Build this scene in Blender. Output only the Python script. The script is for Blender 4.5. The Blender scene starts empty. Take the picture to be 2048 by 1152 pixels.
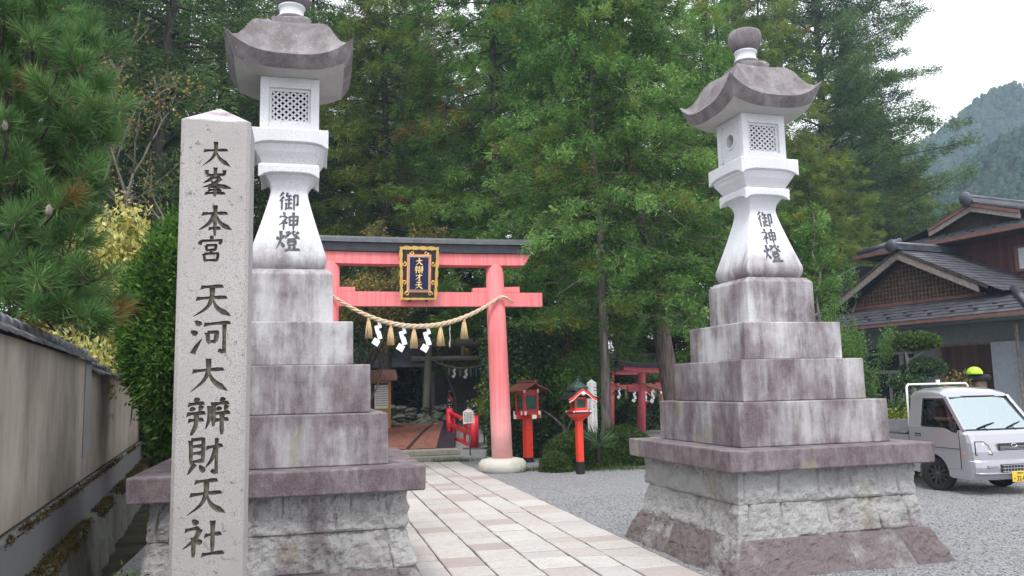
import bpy, bmesh, math, random
import numpy as np
from mathutils import Vector, Matrix
R = math.radians
S = bpy.context.scene
COL = S.collection

# ------------------------------------------------------------------ camera
FPX, PITCH, ROLL, YAW, CAMZ = 1623.4, .1217, -.0211, .2458, 1.9
_cy, _sy = math.cos(YAW), math.sin(YAW)
FWD = Vector((_sy*math.cos(PITCH), _cy*math.cos(PITCH), math.sin(PITCH)))
_r0 = Vector((_cy, -_sy, 0)); _u0 = _r0.cross(FWD)
RGT = math.cos(ROLL)*_r0 + math.sin(ROLL)*_u0
UPV = -math.sin(ROLL)*_r0 + math.cos(ROLL)*_u0
CAM = Vector((0, 0, CAMZ))
cd = bpy.data.cameras.new("camera"); cam = bpy.data.objects.new("camera", cd); COL.objects.link(cam)
cd.sensor_width = 36; cd.lens = FPX/2048*36; cd.clip_start = .05; cd.clip_end = 2000
m = Matrix((RGT, UPV, -FWD)).transposed().to_4x4(); m.translation = CAM
cam.matrix_world = m
S.camera = cam
# where a thing of the photograph stands: the point at distance y (or height z) along a sight line
def ray(u, v): return FWD + RGT*((u-1024)/FPX) - UPV*((v-576)/FPX)
def at(u, v, y): d = ray(u, v); return CAM + d*(y/d.y)
def atz(u, v, z=0): d = ray(u, v); return CAM + d*((z-CAMZ)/d.z)

# ------------------------------------------------------------------ sky, sun, exposure
SUN_EL, SUN_AZ = 58, 200          # sun behind cloud, over the photographer's shoulder
W = bpy.data.worlds.new("World"); S.world = W; W.use_nodes = True
wt = W.node_tree; wt.nodes.clear()
wo = wt.nodes.new('ShaderNodeOutputWorld'); wb = wt.nodes.new('ShaderNodeBackground')
sk = wt.nodes.new('ShaderNodeTexSky'); sk.sky_type = 'NISHITA'; sk.sun_disc = False
sk.sun_elevation = R(SUN_EL); sk.sun_rotation = R(SUN_AZ)
mx = wt.nodes.new('ShaderNodeMix'); mx.data_type = 'RGBA'
mx.inputs[0].default_value = .88                     # cloud cover over the clear sky
mx.inputs[7].default_value = (10.8, 10.9, 11.2, 1)
wt.links.new(sk.outputs[0], mx.inputs[6]); wt.links.new(mx.outputs[2], wb.inputs[0])
wb.inputs[1].default_value = .1
wt.links.new(wb.outputs[0], wo.inputs[0])
sl = bpy.data.lights.new("sun", 'SUN'); sl.energy = 1.5; sl.angle = R(16); sl.color = (1, .97, .92)
so = bpy.data.objects.new("sun", sl); COL.objects.link(so)
_az = R(SUN_AZ)
sdir = Vector((math.sin(_az)*math.cos(R(SUN_EL)), math.cos(_az)*math.cos(R(SUN_EL)), math.sin(R(SUN_EL))))
so.rotation_euler = sdir.to_track_quat('Z', 'Y').to_euler(); so.location = (0, -5, 40)
S.view_settings.view_transform = 'Standard'; S.view_settings.look = 'None'
S.view_settings.exposure = 1.0; S.view_settings.gamma = 1
S.render.engine = 'CYCLES'
S.cycles.use_denoising = True
S.cycles.max_bounces = 7; S.cycles.diffuse_bounces = 3; S.cycles.glossy_bounces = 3
S.cycles.transmission_bounces = 6; S.cycles.transparent_max_bounces = 8; S.cycles.volume_bounces = 0
S.cycles.sample_clamp_indirect = 4

# ------------------------------------------------------------------ materials
class NT:
    def __init__(s, name):
        s.m = bpy.data.materials.new(name); s.m.use_nodes = True; s.t = s.m.node_tree
        s.b = s.t.nodes['Principled BSDF']; s.out = s.t.nodes['Material Output']
    def n(s, typ, **kw):
        o = s.t.nodes.new(typ)
        for k, v in kw.items(): setattr(o, k, v)
        return o
    def l(s, a, b): s.t.links.new(a, b)
    def pos(s, scale=(1, 1, 1), obj=False):
        mp = s.n('ShaderNodeMapping'); mp.inputs['Scale'].default_value = scale
        if obj: s.l(s.n('ShaderNodeTexCoord').outputs['Object'], mp.inputs[0])
        else: s.l(s.n('ShaderNodeNewGeometry').outputs['Position'], mp.inputs[0])
        return mp.outputs[0]
    def noise(s, scale, detail=4, rough=.6, vec=None, dist=0):
        o = s.n('ShaderNodeTexNoise'); o.inputs['Scale'].default_value = scale
        o.inputs['Detail'].default_value = detail; o.inputs['Roughness'].default_value = rough
        o.inputs['Distortion'].default_value = dist
        s.l(vec if vec else s.pos(), o.inputs['Vector']); return o.outputs[0]
    def vor(s, scale, vec=None, out='Distance', feature='F1'):
        o = s.n('ShaderNodeTexVoronoi', feature=feature); o.inputs['Scale'].default_value = scale
        s.l(vec if vec else s.pos(), o.inputs['Vector']); return o.outputs[out]
    def rng(s, x, a, b, c=0, d=1, smooth=True):
        o = s.n('ShaderNodeMapRange'); o.interpolation_type = 'SMOOTHSTEP' if smooth else 'LINEAR'
        for i, v in ((1, a), (2, b), (3, c), (4, d)): o.inputs[i].default_value = v
        s.l(x, o.inputs[0]); return o.outputs[0]
    def math(s, op, a, b):
        o = s.n('ShaderNodeMath', operation=op)
        for i, v in ((0, a), (1, b)):
            if isinstance(v, (int, float)): o.inputs[i].default_value = v
            else: s.l(v, o.inputs[i])
        return o.outputs[0]
    def mix(s, f, a, b, blend='MIX'):
        o = s.n('ShaderNodeMix', data_type='RGBA', blend_type=blend)
        for i, v in ((0, f), (6, a), (7, b)):
            if isinstance(v, (int, float)): o.inputs[i].default_value = v
            elif isinstance(v, tuple): o.inputs[i].default_value = v + (1,) if len(v) == 3 else v
            else: s.l(v, o.inputs[i])
        return o.outputs[2]
    def ramp(s, x, stops):
        o = s.n('ShaderNodeValToRGB'); e = o.color_ramp.elements
        while len(e) < len(stops): e.new(.5)
        for el, (p, c) in zip(e, stops): el.position = p; el.color = c + (1,)
        s.l(x, o.inputs[0]); return o.outputs[0]
    def sepz(s, vec):
        o = s.n('ShaderNodeSeparateXYZ'); s.l(vec, o.inputs[0]); return o.outputs
    def attr(s, name, out='Fac'):
        o = s.n('ShaderNodeAttribute'); o.attribute_name = name; return o.outputs[out]
    def bump(s, h, strength=.3, dist=.01):
        o = s.n('ShaderNodeBump'); o.inputs['Strength'].default_value = strength; o.inputs['Distance'].default_value = dist
        s.l(h, o.inputs['Height']); s.l(o.outputs[0], s.b.inputs['Normal'])
    def base(s, c, rough=.8, spec=.3, metal=0):
        if isinstance(c, tuple): s.b.inputs['Base Color'].default_value = c + (1,)
        else: s.l(c, s.b.inputs['Base Color'])
        if isinstance(rough, (int, float)): s.b.inputs['Roughness'].default_value = rough
        else: s.l(rough, s.b.inputs['Roughness'])
        s.b.inputs['Specular IOR Level'].default_value = spec; s.b.inputs['Metallic'].default_value = metal
        return s.m

def plain(name, c, rough=.6, spec=.3, metal=0, var=.15, scale=6, bump=0):
    t = NT(name); v = t.noise(scale, 5)
    k = t.mix(t.rng(v, .3, .7), tuple(x*(1-var) for x in c), tuple(min(1, x*(1+var)) for x in c))
    if bump: t.bump(t.noise(scale*12, 3), bump)
    return t.base(k, rough, spec, metal)

def granite(name, clean, stain, amount, speck=.16, streak=True, green=0, lichen=0, bump=.25, foot=None):
    t = NT(name)
    sp = t.noise(150, 2, .7)
    c = t.mix(t.rng(sp, .35, .65), tuple(x*(1-speck) for x in clean), tuple(min(.95, x*(1+speck)) for x in clean))
    v2 = t.vor(170, out='Color')
    o = t.n('ShaderNodeSeparateColor'); t.l(v2, o.inputs[0])
    c = t.mix(t.rng(o.outputs[0], .86, .93, 0, .6), c, tuple(x*.42 for x in clean))
    c = t.mix(t.rng(t.noise(2.2, 5), .3, .75), c, tuple(x*.86 for x in clean))
    if amount > 0:
        a = t.noise(1.0, 7, .66, t.pos((2.1, 2.1, .8)) if streak else t.pos((2, 2, 2)))
        b = t.noise(1.0, 6, .65, t.pos((9, 9, .6)) if streak else t.pos((9, 9, 9)))
        h = t.noise(1.0, 4, .6, t.pos((.9, .9, 1.6)))
        f = t.math('ADD', t.math('MULTIPLY', a, .55), t.math('ADD', t.math('MULTIPLY', b, .25), t.math('MULTIPLY', h, .3)))
        lo = .78 - amount*.42
        f = t.rng(f, lo, lo+.19)
        if foot: f = t.math('MAXIMUM', f, t.math('MULTIPLY', t.rng(t.math('ADD', t.sepz(t.pos())[2], t.math('MULTIPLY', b, -.55)), foot[1]-.28, foot[0]-.28), t.rng(a, .3, .6)))
        f = t.math('MULTIPLY', f, t.rng(t.noise(75, 6, .8), .3, .6, .72, 1))
        st2 = tuple(min(1, x*1.0+.10) for x in stain); stain = t.mix(t.rng(t.noise(6, 6, .7, t.pos((1, 1, .5))), .35, .7), stain, st2)
        c = t.mix(f, c, stain)
    if green > 0:
        g = t.rng(t.noise(1.6, 5, .6, t.pos((1.5, 1.5, 1))), .62-green*.2, .75, 0, .75)
        c = t.mix(g, c, (.24, .22, .13))
    if lichen > 0:
        g = t.rng(t.noise(20, 7, .75), .56, .64, 0, .9)
        g = t.math('MULTIPLY', g, t.rng(t.noise(2.5, 3), .5-.12*lichen, .62))
        c = t.mix(g, c, (.07, .06, .07))
    if name.startswith('weathered roof'):
        c = t.mix(t.rng(t.noise(26, 4, .6), .66, .70, 0, .6), c, (.5, .49, .48)); c = t.mix(t.rng(t.noise(9, 7, .75), .5, .75, 0, .6), c, (.07, .058, .06))
    t.bump(t.noise(120, 4, .7), bump, .004)
    return t.base(c, .85, .25)

M = {}
STAIN = (.115, .075, .085)
M['stone_white'] = granite('pale granite', (.62, .63, .66), STAIN, .10, .10)
M['stone_ped'] = granite('pale granite stained at foot', (.64, .65, .69), STAIN, .32, .10, foot=(3.1, 3.55))
M['stone_tier'] = granite('streaked granite', (.44, .43, .44), (.095, .066, .076), .88, .1, green=.35)
M['stone_tier_top'] = granite('lightly streaked granite', (.49, .485, .50), (.10, .07, .08), .82, .1, green=.1)
M['stone_slab'] = granite('dark stained granite', (.40, .385, .395), (.09, .06, .07), 1.12, .1, green=.25)
M['stone_roof'] = granite('weathered roof granite', (.40, .385, .39), (.115, .096, .10), 1.12, .1, lichen=0)
M['stone_rough'] = granite('rock faced granite', (.41, .405, .40), (.12, .09, .095), .62, .18, streak=True, green=.25, bump=.8)
def rock_rows(m_):      # each block of the rough base keeps a tone of its own, the lowest course the darkest
    t = NT.__new__(NT); t.m = m_; t.t = m_.node_tree; t.b = t.t.nodes['Principled BSDF']; t.out = t.t.nodes['Material Output']
    src = t.b.inputs['Base Color'].links[0].from_socket
    f = t.math('ADD', t.attr('tint'), t.math('MULTIPLY', t.noise(2.6, 7, .7), .95))
    k = t.mix(t.rng(f, .70, 1.0, 0, .85), src, (.14, .105, .11))
    k = t.mix(t.rng(t.noise(1.3, 7, .75, t.pos((5, 5, 1.0))), .58, .72, 0, .75), k, (.05, .045, .055))
    t.l(k, t.b.inputs['Base Color'])
    b1 = t.n('ShaderNodeBump'); b1.inputs['Strength'].default_value = 1; b1.inputs['Distance'].default_value = .035
    t.l(t.noise(22, 6, .7), b1.inputs['Height']); old = t.b.inputs['Normal'].links[0].from_node; t.l(b1.outputs[0], old.inputs['Normal'])
rock_rows(M['stone_rough'])
M['stone_under'] = granite('sheltered eave granite', (.50, .49, .47), (.22, .18, .17), .25, .1, streak=False)
M['stone_pillar'] = granite('grey pillar granite', (.375, .352, .345), (.23, .19, .19), .25, .25, lichen=1.25)
M['stone_cap'] = granite('lichened pillar cap', (.62, .58, .6), (.18, .115, .135), .70, .12, streak=False)
M['carve'] = plain('dark carved groove', (.135, .12, .098), .95, .1, var=.4, scale=40)  # darker grey-brown on the cut faces, for dirt in the grooves
M['ink'] = plain('grey engraved lettering', (.10, .10, .108), .9, .1, var=.5, scale=60)
M['hole'] = plain('painted hollow shade', (.012, .012, .014), .9, .1)  # near-black colour standing in for shade inside the fire boxes

def weather_paint(name, c, faded, rough=.55):
    t = NT(name)
    z = t.sepz(t.pos(obj=False))[2]
    k = t.mix(t.rng(t.noise(1, 5, .6, t.pos((16, 16, .7))), .35, .7, 0, .6), c, faded)
    k = t.mix(t.math('MULTIPLY', t.rng(z, 2.2, .1), t.rng(t.noise(2, 4), .2, .6, .5, 1)), k, (.76, .44, .43))
    k = t.mix(t.rng(t.noise(1, 6, .72, t.pos((5, 5, .9))), .56, .76, 0, .35), k, (.36, .12, .12)); k = t.mix(t.rng(t.noise(1, 6, .75, t.pos((30, 30, 2.5))), .62, .72, 0, .4), k, (.30, .16, .15))
    t.bump(t.noise(1, 3, .6, t.pos((60, 60, 2))), .12, .004)
    return t.base(k, rough, .3)
M['pink'] = weather_paint('faded vermilion paint', (.70, .165, .175), (.78, .29, .29))
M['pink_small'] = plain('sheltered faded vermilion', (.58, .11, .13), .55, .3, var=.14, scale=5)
M['black_beam'] = plain('black painted beam', (.028, .030, .038), .5, .35, var=.3)
M['beam_top'] = plain('grey lead capping', (.10, .104, .115), .45, .4, var=.2)
M['red'] = plain('bright vermilion paint', (.68, .045, .022), .42, .4, var=.08)
M['red_dull'] = plain('dull red paint', (.40, .035, .03), .5, .35, var=.18)
M['red_bridge'] = plain('glossy crimson paint', (.62, .022, .04), .35, .45, var=.1)
M['black'] = plain('black lacquer', (.022, .022, .026), .25, .6)
M['black_matt'] = plain('matt black', (.022, .021, .022), .8, .2)
M['white_paint'] = plain('white paint', (.74, .73, .71), .6, .3, var=.08)
M['paper'] = plain('white folded paper', (.83, .84, .86), .8, .1, var=.03)
M['green_lattice'] = plain('green lattice paint', (.02, .105, .075), .5, .3, var=.2)
M['copper'] = plain('dark green copper', (.03, .055, .052), .5, .4, var=.4)
M['gold'] = plain('gold leaf', (.86, .56, .17), .33, .5, metal=.75, var=.12)
M['goldink'] = plain('gilt lettering', (.86, .62, .26), .5, .4, var=.1)
M['orange_line'] = plain('orange border', (.62, .19, .07), .5)
M['cream_line'] = plain('cream border', (.72, .55, .34), .5)
M['navy'] = plain('navy panel', (.014, .016, .06), .5, .3, var=.1)
def straw(name, c):
    t = NT(name); k = t.mix(t.rng(t.noise(1, 4, .6, t.pos((160, 160, 12))), .3, .7), tuple(x*.7 for x in c), tuple(min(.9, x*1.2) for x in c))
    return t.base(k, .85, .15)
M['straw'] = straw('dry rice straw', (.56, .41, .23))
M['rope'] = straw('pale straw rope', (.60, .47, .33))
M['rope_old'] = straw('old straw rope', (.30, .24, .15))
M['concrete_torii'] = granite('mossy grey concrete', (.25, .235, .195), (.13, .12, .085), .5, .12, streak=True)
M['foot_stone'] = granite('mossy foot stone', (.52, .50, .45), (.27, .27, .16), .6, .12, streak=False)
M['rock'] = granite('dark mossy rock', (.13, .125, .115), (.05, .06, .03), .8, .2, streak=False)
M['step'] = granite('mossy step stone', (.30, .29, .25), (.11, .11, .07), .7, .18, streak=False)
M['dark_step'] = granite('dark stair stone', (.14, .14, .135), (.05, .06, .045), .6, .18, streak=False)  # darker grey than the step stone

def bark(name, c, c2, sc=(16, 16, 2.0)):
    t = NT(name); v = t.noise(1, 6, .65, t.pos(sc))
    k = t.mix(t.rng(v, .3, .7), c, c2); k = t.mix(t.rng(t.noise(3, 4), .6, .8, 0, .5), k, (.16, .17, .13))
    t.bump(v, .9, .03); return t.base(k, .95, .1)
M['bark_grey'] = bark('grey bark', (.05, .045, .042), (.17, .155, .14))
M['bark_red'] = bark('reddish peeling bark', (.07, .05, .045), (.25, .20, .18), (26, 26, 1.6))
M['bark_dark'] = bark('dark bark', (.025, .021, .02), (.085, .07, .062))
M['bark_pale'] = bark('pale bark', (.14, .125, .11), (.3, .27, .24))
M['twig'] = plain('dead pale twig', (.13, .115, .095), .95, .1, var=.3)

def leafmat(name, dark, mid, light, rust=None, rustn=.97, trans=.38, rough=.55, spec=.25, shine=0):
    t = NT(name); spec *= .3; a = t.attr('tint')
    k = t.ramp(a, [(0, dark), (.5, mid), (1, light)])
    if rust:
        k = t.mix(t.rng(t.attr('hue'), rustn, min(1, rustn+.012)), k, rust)
    t.base(k, rough, spec)
    tr = t.n('ShaderNodeBsdfTranslucent'); t.l(k, tr.inputs[0])
    ms = t.n('ShaderNodeMixShader'); ms.inputs[0].default_value = trans
    t.l(t.b.outputs[0], ms.inputs[1]); t.l(tr.outputs[0], ms.inputs[2]); t.l(ms.outputs[0], t.out.inputs[0])
    return t.m
M['leaf_hinoki'] = leafmat('cypress spray', (.040, .10, .026), (.105, .215, .050), (.205, .35, .095), (.17, .19, .03), .94)
M['leaf_cedar'] = leafmat('cedar spray', (.034, .08, .016), (.095, .195, .034), (.185, .31, .06), (.18, .12, .035), .984)
M['leaf_olive'] = leafmat('olive cedar spray', (.05, .085, .015), (.128, .19, .032), (.21, .275, .056), (.22, .14, .035), .972)
M['leaf_dark'] = leafmat('dark conifer spray', (.036, .068, .024), (.085, .15, .046), (.15, .235, .075))
M['leaf_pine'] = leafmat('pine needle', (.04, .095, .028), (.09, .19, .054), (.165, .285, .095), (.19, .10, .03), .965, .2, .4, .4)
M['leaf_hedge'] = leafmat('hedge leaf', (.03, .075, .014), (.075, .165, .026), (.14, .26, .045), (.08, .05, .02), .97)
M['leaf_glossy'] = leafmat('glossy leaf', (.018, .042, .018), (.045, .088, .036), (.10, .16, .07), None, 1, .15, .35, .5)
M['leaf_azalea'] = leafmat('azalea leaf', (.024, .05, .014), (.058, .105, .028), (.11, .165, .045), (.09, .05, .025), .97)
M['leaf_maple'] = leafmat('fresh maple leaf', (.035, .085, .018), (.08, .16, .032), (.14, .235, .05), (.25, .13, .02), .985)
M['leaf_yellow'] = leafmat('yellow autumn leaf', (.40, .38, .10), (.55, .51, .17), (.68, .65, .30), (.16, .2, .03), .85)
M['leaf_yg'] = leafmat('yellow green leaf', (.08, .12, .02), (.17, .22, .03), (.30, .33, .05))
M['leaf_autumn'] = leafmat('sparse olive autumn leaf', (.06, .065, .025), (.13, .125, .05), (.24, .21, .085), (.34, .24, .05), .8)
M['leaf_palm'] = leafmat('palm blade', (.05, .10, .05), (.11, .19, .10), (.2, .29, .17))
M['grass'] = leafmat('short grass', (.03, .06, .02), (.06, .11, .03), (.11, .17, .05))
M['leaf_moss'] = leafmat('rusty moss tuft', (.035, .018, .012), (.075, .04, .02), (.12, .095, .03), (.10, .11, .03), .8, .1)
M['moss'] = plain('rusty moss', (.065, .05, .02), .95, .1, var=.5, scale=30, bump=.8)

def mat_gravel():
    t = NT('grey gravel'); p = t.pos()
    c1 = t.vor(55, p, 'Color'); o = t.n('ShaderNodeSeparateColor'); t.l(c1, o.inputs[0])
    k = t.ramp(o.outputs[0], [(0, (.09, .093, .10)), (.5, (.205, .21, .222)), (1, (.36, .365, .385))])
    k = t.mix(t.rng(t.noise(.5, 4, .6, p), .35, .7, 0, .35), k, (.26, .25, .24))
    k = t.mix(t.rng(t.noise(3.5, 5, .7, p), .45, .75, 0, .3), k, (.17, .165, .16))
    t.bump(t.vor(55, p, 'Distance'), .8, .012)
    return t.base(k, .9, .2)
M['gravel'] = mat_gravel()
def mat_pebble():
    t = NT('loose gravel stone'); k = t.ramp(t.attr('tint'), [(0, (.15, .152, .16)), (.5, (.23, .235, .245)), (1, (.33, .33, .34))]); return t.base(k, .9, .2)
M['pebble'] = mat_pebble()
def mat_paver():
    t = NT('paving granite'); a = t.attr('tint')
    k = t.ramp(a, [(0, (.36, .305, .288)), (.2, (.43, .38, .36)), (.5, (.52, .495, .47)), (.75, (.43, .424, .418)), (1, (.56, .545, .515))])
    k = t.mix(t.rng(t.noise(70, 3, .7), .35, .65, 0, .35), k, (.26, .22, .2))
    k = t.mix(t.rng(t.noise(1.1, 5), .4, .75, 0, .4), k, (.36, .325, .3))
    k = t.mix(t.rng(t.noise(7, 6, .7), .52, .75, 0, .4), k, (.27, .245, .23)); k = t.mix(t.rng(t.noise(24, 6, .75), .5, .7, 0, .5), k, (.2, .18, .165))
    t.bump(t.noise(60, 4, .7), .5, .006)
    return t.base(k, .85, .25)
M['paver'] = mat_paver()
M['joint'] = plain('dark mortar joint', (.11, .10, .09), .95, .1, var=.3, scale=20, bump=.4)
def mat_plaster():
    t = NT('stained clay plaster')
    k = t.mix(t.rng(t.noise(1, 6, .7, t.pos((1.5, 1.5, .6))), .3, .7), (.22, .19, .16), (.40, .355, .30))
    k = t.mix(t.rng(t.noise(1, 5, .7, t.pos((9, 9, .8))), .45, .8, 0, .35), k, (.15, .13, .115))
    k = t.mix(t.rng(t.sepz(t.pos())[2], 1.35, .95, 0, .4), k, (.19, .155, .12))
    t.bump(t.noise(130, 4, .7), .35, .004); return t.base(k, .95, .15)
M['plaster'] = mat_plaster()
M['cement'] = granite('grey cement', (.15, .15, .15), (.07, .065, .06), .45, .15, bump=.4)
M['cement_light'] = granite('patched cement', (.25, .25, .26), (.16, .145, .14), .55, .12, bump=.4)
M['tile'] = plain('dark glazed tile', (.055, .058, .075), .32, .55, var=.35, scale=3)
M['tile_grey'] = plain('grey smoked tile', (.14, .145, .165), .38, .5, var=.5, scale=8)
def mat_roof():
    t = NT('dark slate roofing'); 
    k = t.mix(t.rng(t.noise(2.5, 5), .3, .7), (.045, .047, .058), (.095, .098, .115))
    return t.base(k, .42, .5)
M['roof'] = mat_roof()
def planks(name, c, c2, sc=9, axis=1):
    t = NT(name); p = t.pos(obj=True); s3 = t.sepz(p)
    fr = t.math('FRACT', t.math('MULTIPLY', s3[axis], sc), 0)
    wn = t.n('ShaderNodeTexWhiteNoise', noise_dimensions='1D'); t.l(t.math('FLOOR', t.math('MULTIPLY', s3[axis], sc), 0), wn.inputs['W'])
    k = t.mix(wn.outputs[0], c, c2); k = t.mix(t.rng(t.noise(1, 4, .6, t.pos((30, 30, 2))), .3, .8, 0, .5), k, tuple(x*.6 for x in c))
    k = t.mix(t.rng(fr, .1, .0), k, tuple(x*.25 for x in c)); return t.base(k, .8, .2)
M['siding'] = planks('red brown siding', (.085, .036, .034), (.135, .058, .052), 6)
M['old_planks'] = planks('old brown boards', (.045, .026, .022), (.085, .05, .042), 5)
M['fascia'] = plain('brown fascia', (.17, .085, .075), .55, .3, var=.15)
M['weathered_wood'] = plain('weathered grey wood', (.22, .19, .175), .8, .2, var=.25, scale=10)
M['dark_wood'] = plain('dark old wood', (.05, .037, .031), .8, .2, var=.4)
M['brown_wood'] = plain('brown wood', (.15, .095, .07), .75, .2, var=.35)
M['amber_wood'] = plain('amber varnished wood', (.46, .24, .06), .5, .35, var=.15)
M['wall_green'] = plain('grey green wall', (.13, .15, .155), .8, .2, var=.1)
M['pillar_grey'] = plain('pale grey pillar paint', (.30, .33, .37), .75, .2, var=.07)
M['alu'] = plain('dull aluminium', (.20, .215, .21), .45, .4, var=.1)
M['curtain'] = plain('pale curtain', (.55, .6, .62), .7, .2, var=.08)
M['darkpane'] = plain('dark window pane', (.02, .024, .028), .12, .6)
def mat_mat():
    t = NT('red brown patterned mat')
    n = t.noise(1, 3, .6, t.pos((5, 9, 5))); k = t.mix(t.rng(n, .52, .6), (.235, .10, .075), (.13, .055, .046))
    t.bump(t.noise(300, 2), .3, .004); return t.base(k, .95, .1)
M['mat_red'] = mat_mat()
M['mat_dark'] = plain('dark purple mat', (.035, .025, .035), .95, .1)
def carpaint():
    t = NT('silver car paint'); k = t.mix(t.rng(t.noise(900, 1), .4, .6), (.33, .335, .37), (.40, .405, .44))
    t.base(k, .3, .5, .55); t.b.inputs['Coat Weight'].default_value = .7; t.b.inputs['Coat Roughness'].default_value = .06
    return t.m
M['silver'] = carpaint()
M['rubber'] = plain('black rubber', (.018, .018, .019), .8, .25, var=.2, scale=30)
M['rim'] = plain('dark grey alloy', (.06, .06, .065), .35, .5, metal=.6)
M['chrome'] = plain('chrome', (.75, .76, .78), .12, .5, metal=1, var=.03)
M['plate'] = plain('yellow plate', (.70, .47, .05), .45, .3, var=.05)
M['seat'] = plain('grey seat cloth', (.05, .052, .058), .9, .1)
M['interior'] = plain('dark cab plastic', (.022, .022, .025), .7, .3)
M['tarp'] = plain('dark grey tarpaulin', (.075, .078, .088), .55, .35, var=.2)
M['amber'] = plain('amber lens', (.75, .16, .03), .2, .5, var=.05)
M['lens'] = plain('clear headlight lens', (.42, .43, .40), .08, .6, metal=.5, var=.6, scale=16)
M['lime'] = plain('lime plastic', (.38, .68, .03), .4, .4, var=.06)
M['skin'] = plain('skin', (.42, .24, .17), .6, .3, var=.06)
M['hair'] = plain('black hair', (.01, .009, .008), .6, .3)
M['shirt'] = plain('dusky red shirt', (.16, .07, .06), .9, .1, var=.15)
M['trouser'] = plain('dark cloth', (.03, .045, .045), .9, .1)
def glassmat(name, tint, refl):
    t = NT(name); tr = t.n('ShaderNodeBsdfTransparent'); tr.inputs[0].default_value = tint + (1,)
    gl = t.n('ShaderNodeBsdfGlossy'); gl.inputs['Roughness'].default_value = .03; gl.inputs['Color'].default_value = (.84, .97, 1, 1)
    fr = t.n('ShaderNodeFresnel'); fr.inputs[0].default_value = 1.5
    ms = t.n('ShaderNodeMixShader'); t.l(t.math('MAXIMUM', t.math('MULTIPLY', fr.outputs[0], 1.3), refl), ms.inputs[0])
    t.l(tr.outputs[0], ms.inputs[1]); t.l(gl.outputs[0], ms.inputs[2]); t.l(ms.outputs[0], t.out.inputs[0]); return t.m
M['glass'] = glassmat('car side glass', (.62, .66, .64), .07)
M['windscreen'] = glassmat('tinted windscreen glass', (.45, .58, .60), .48)
M['soil'] = plain('dark forest soil', (.035, .034, .022), .95, .1, var=.5, scale=2, bump=.6)
def mat_hill(name, a, b):
    t = NT(name); k = t.ramp(t.attr('tint'), [(0, a), (1, b)]); return t.base(k, .9, .1)
M['far_wood'] = mat_hill('far conifers', (.010, .026, .016), (.034, .066, .036))
HAZE = .0009
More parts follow.
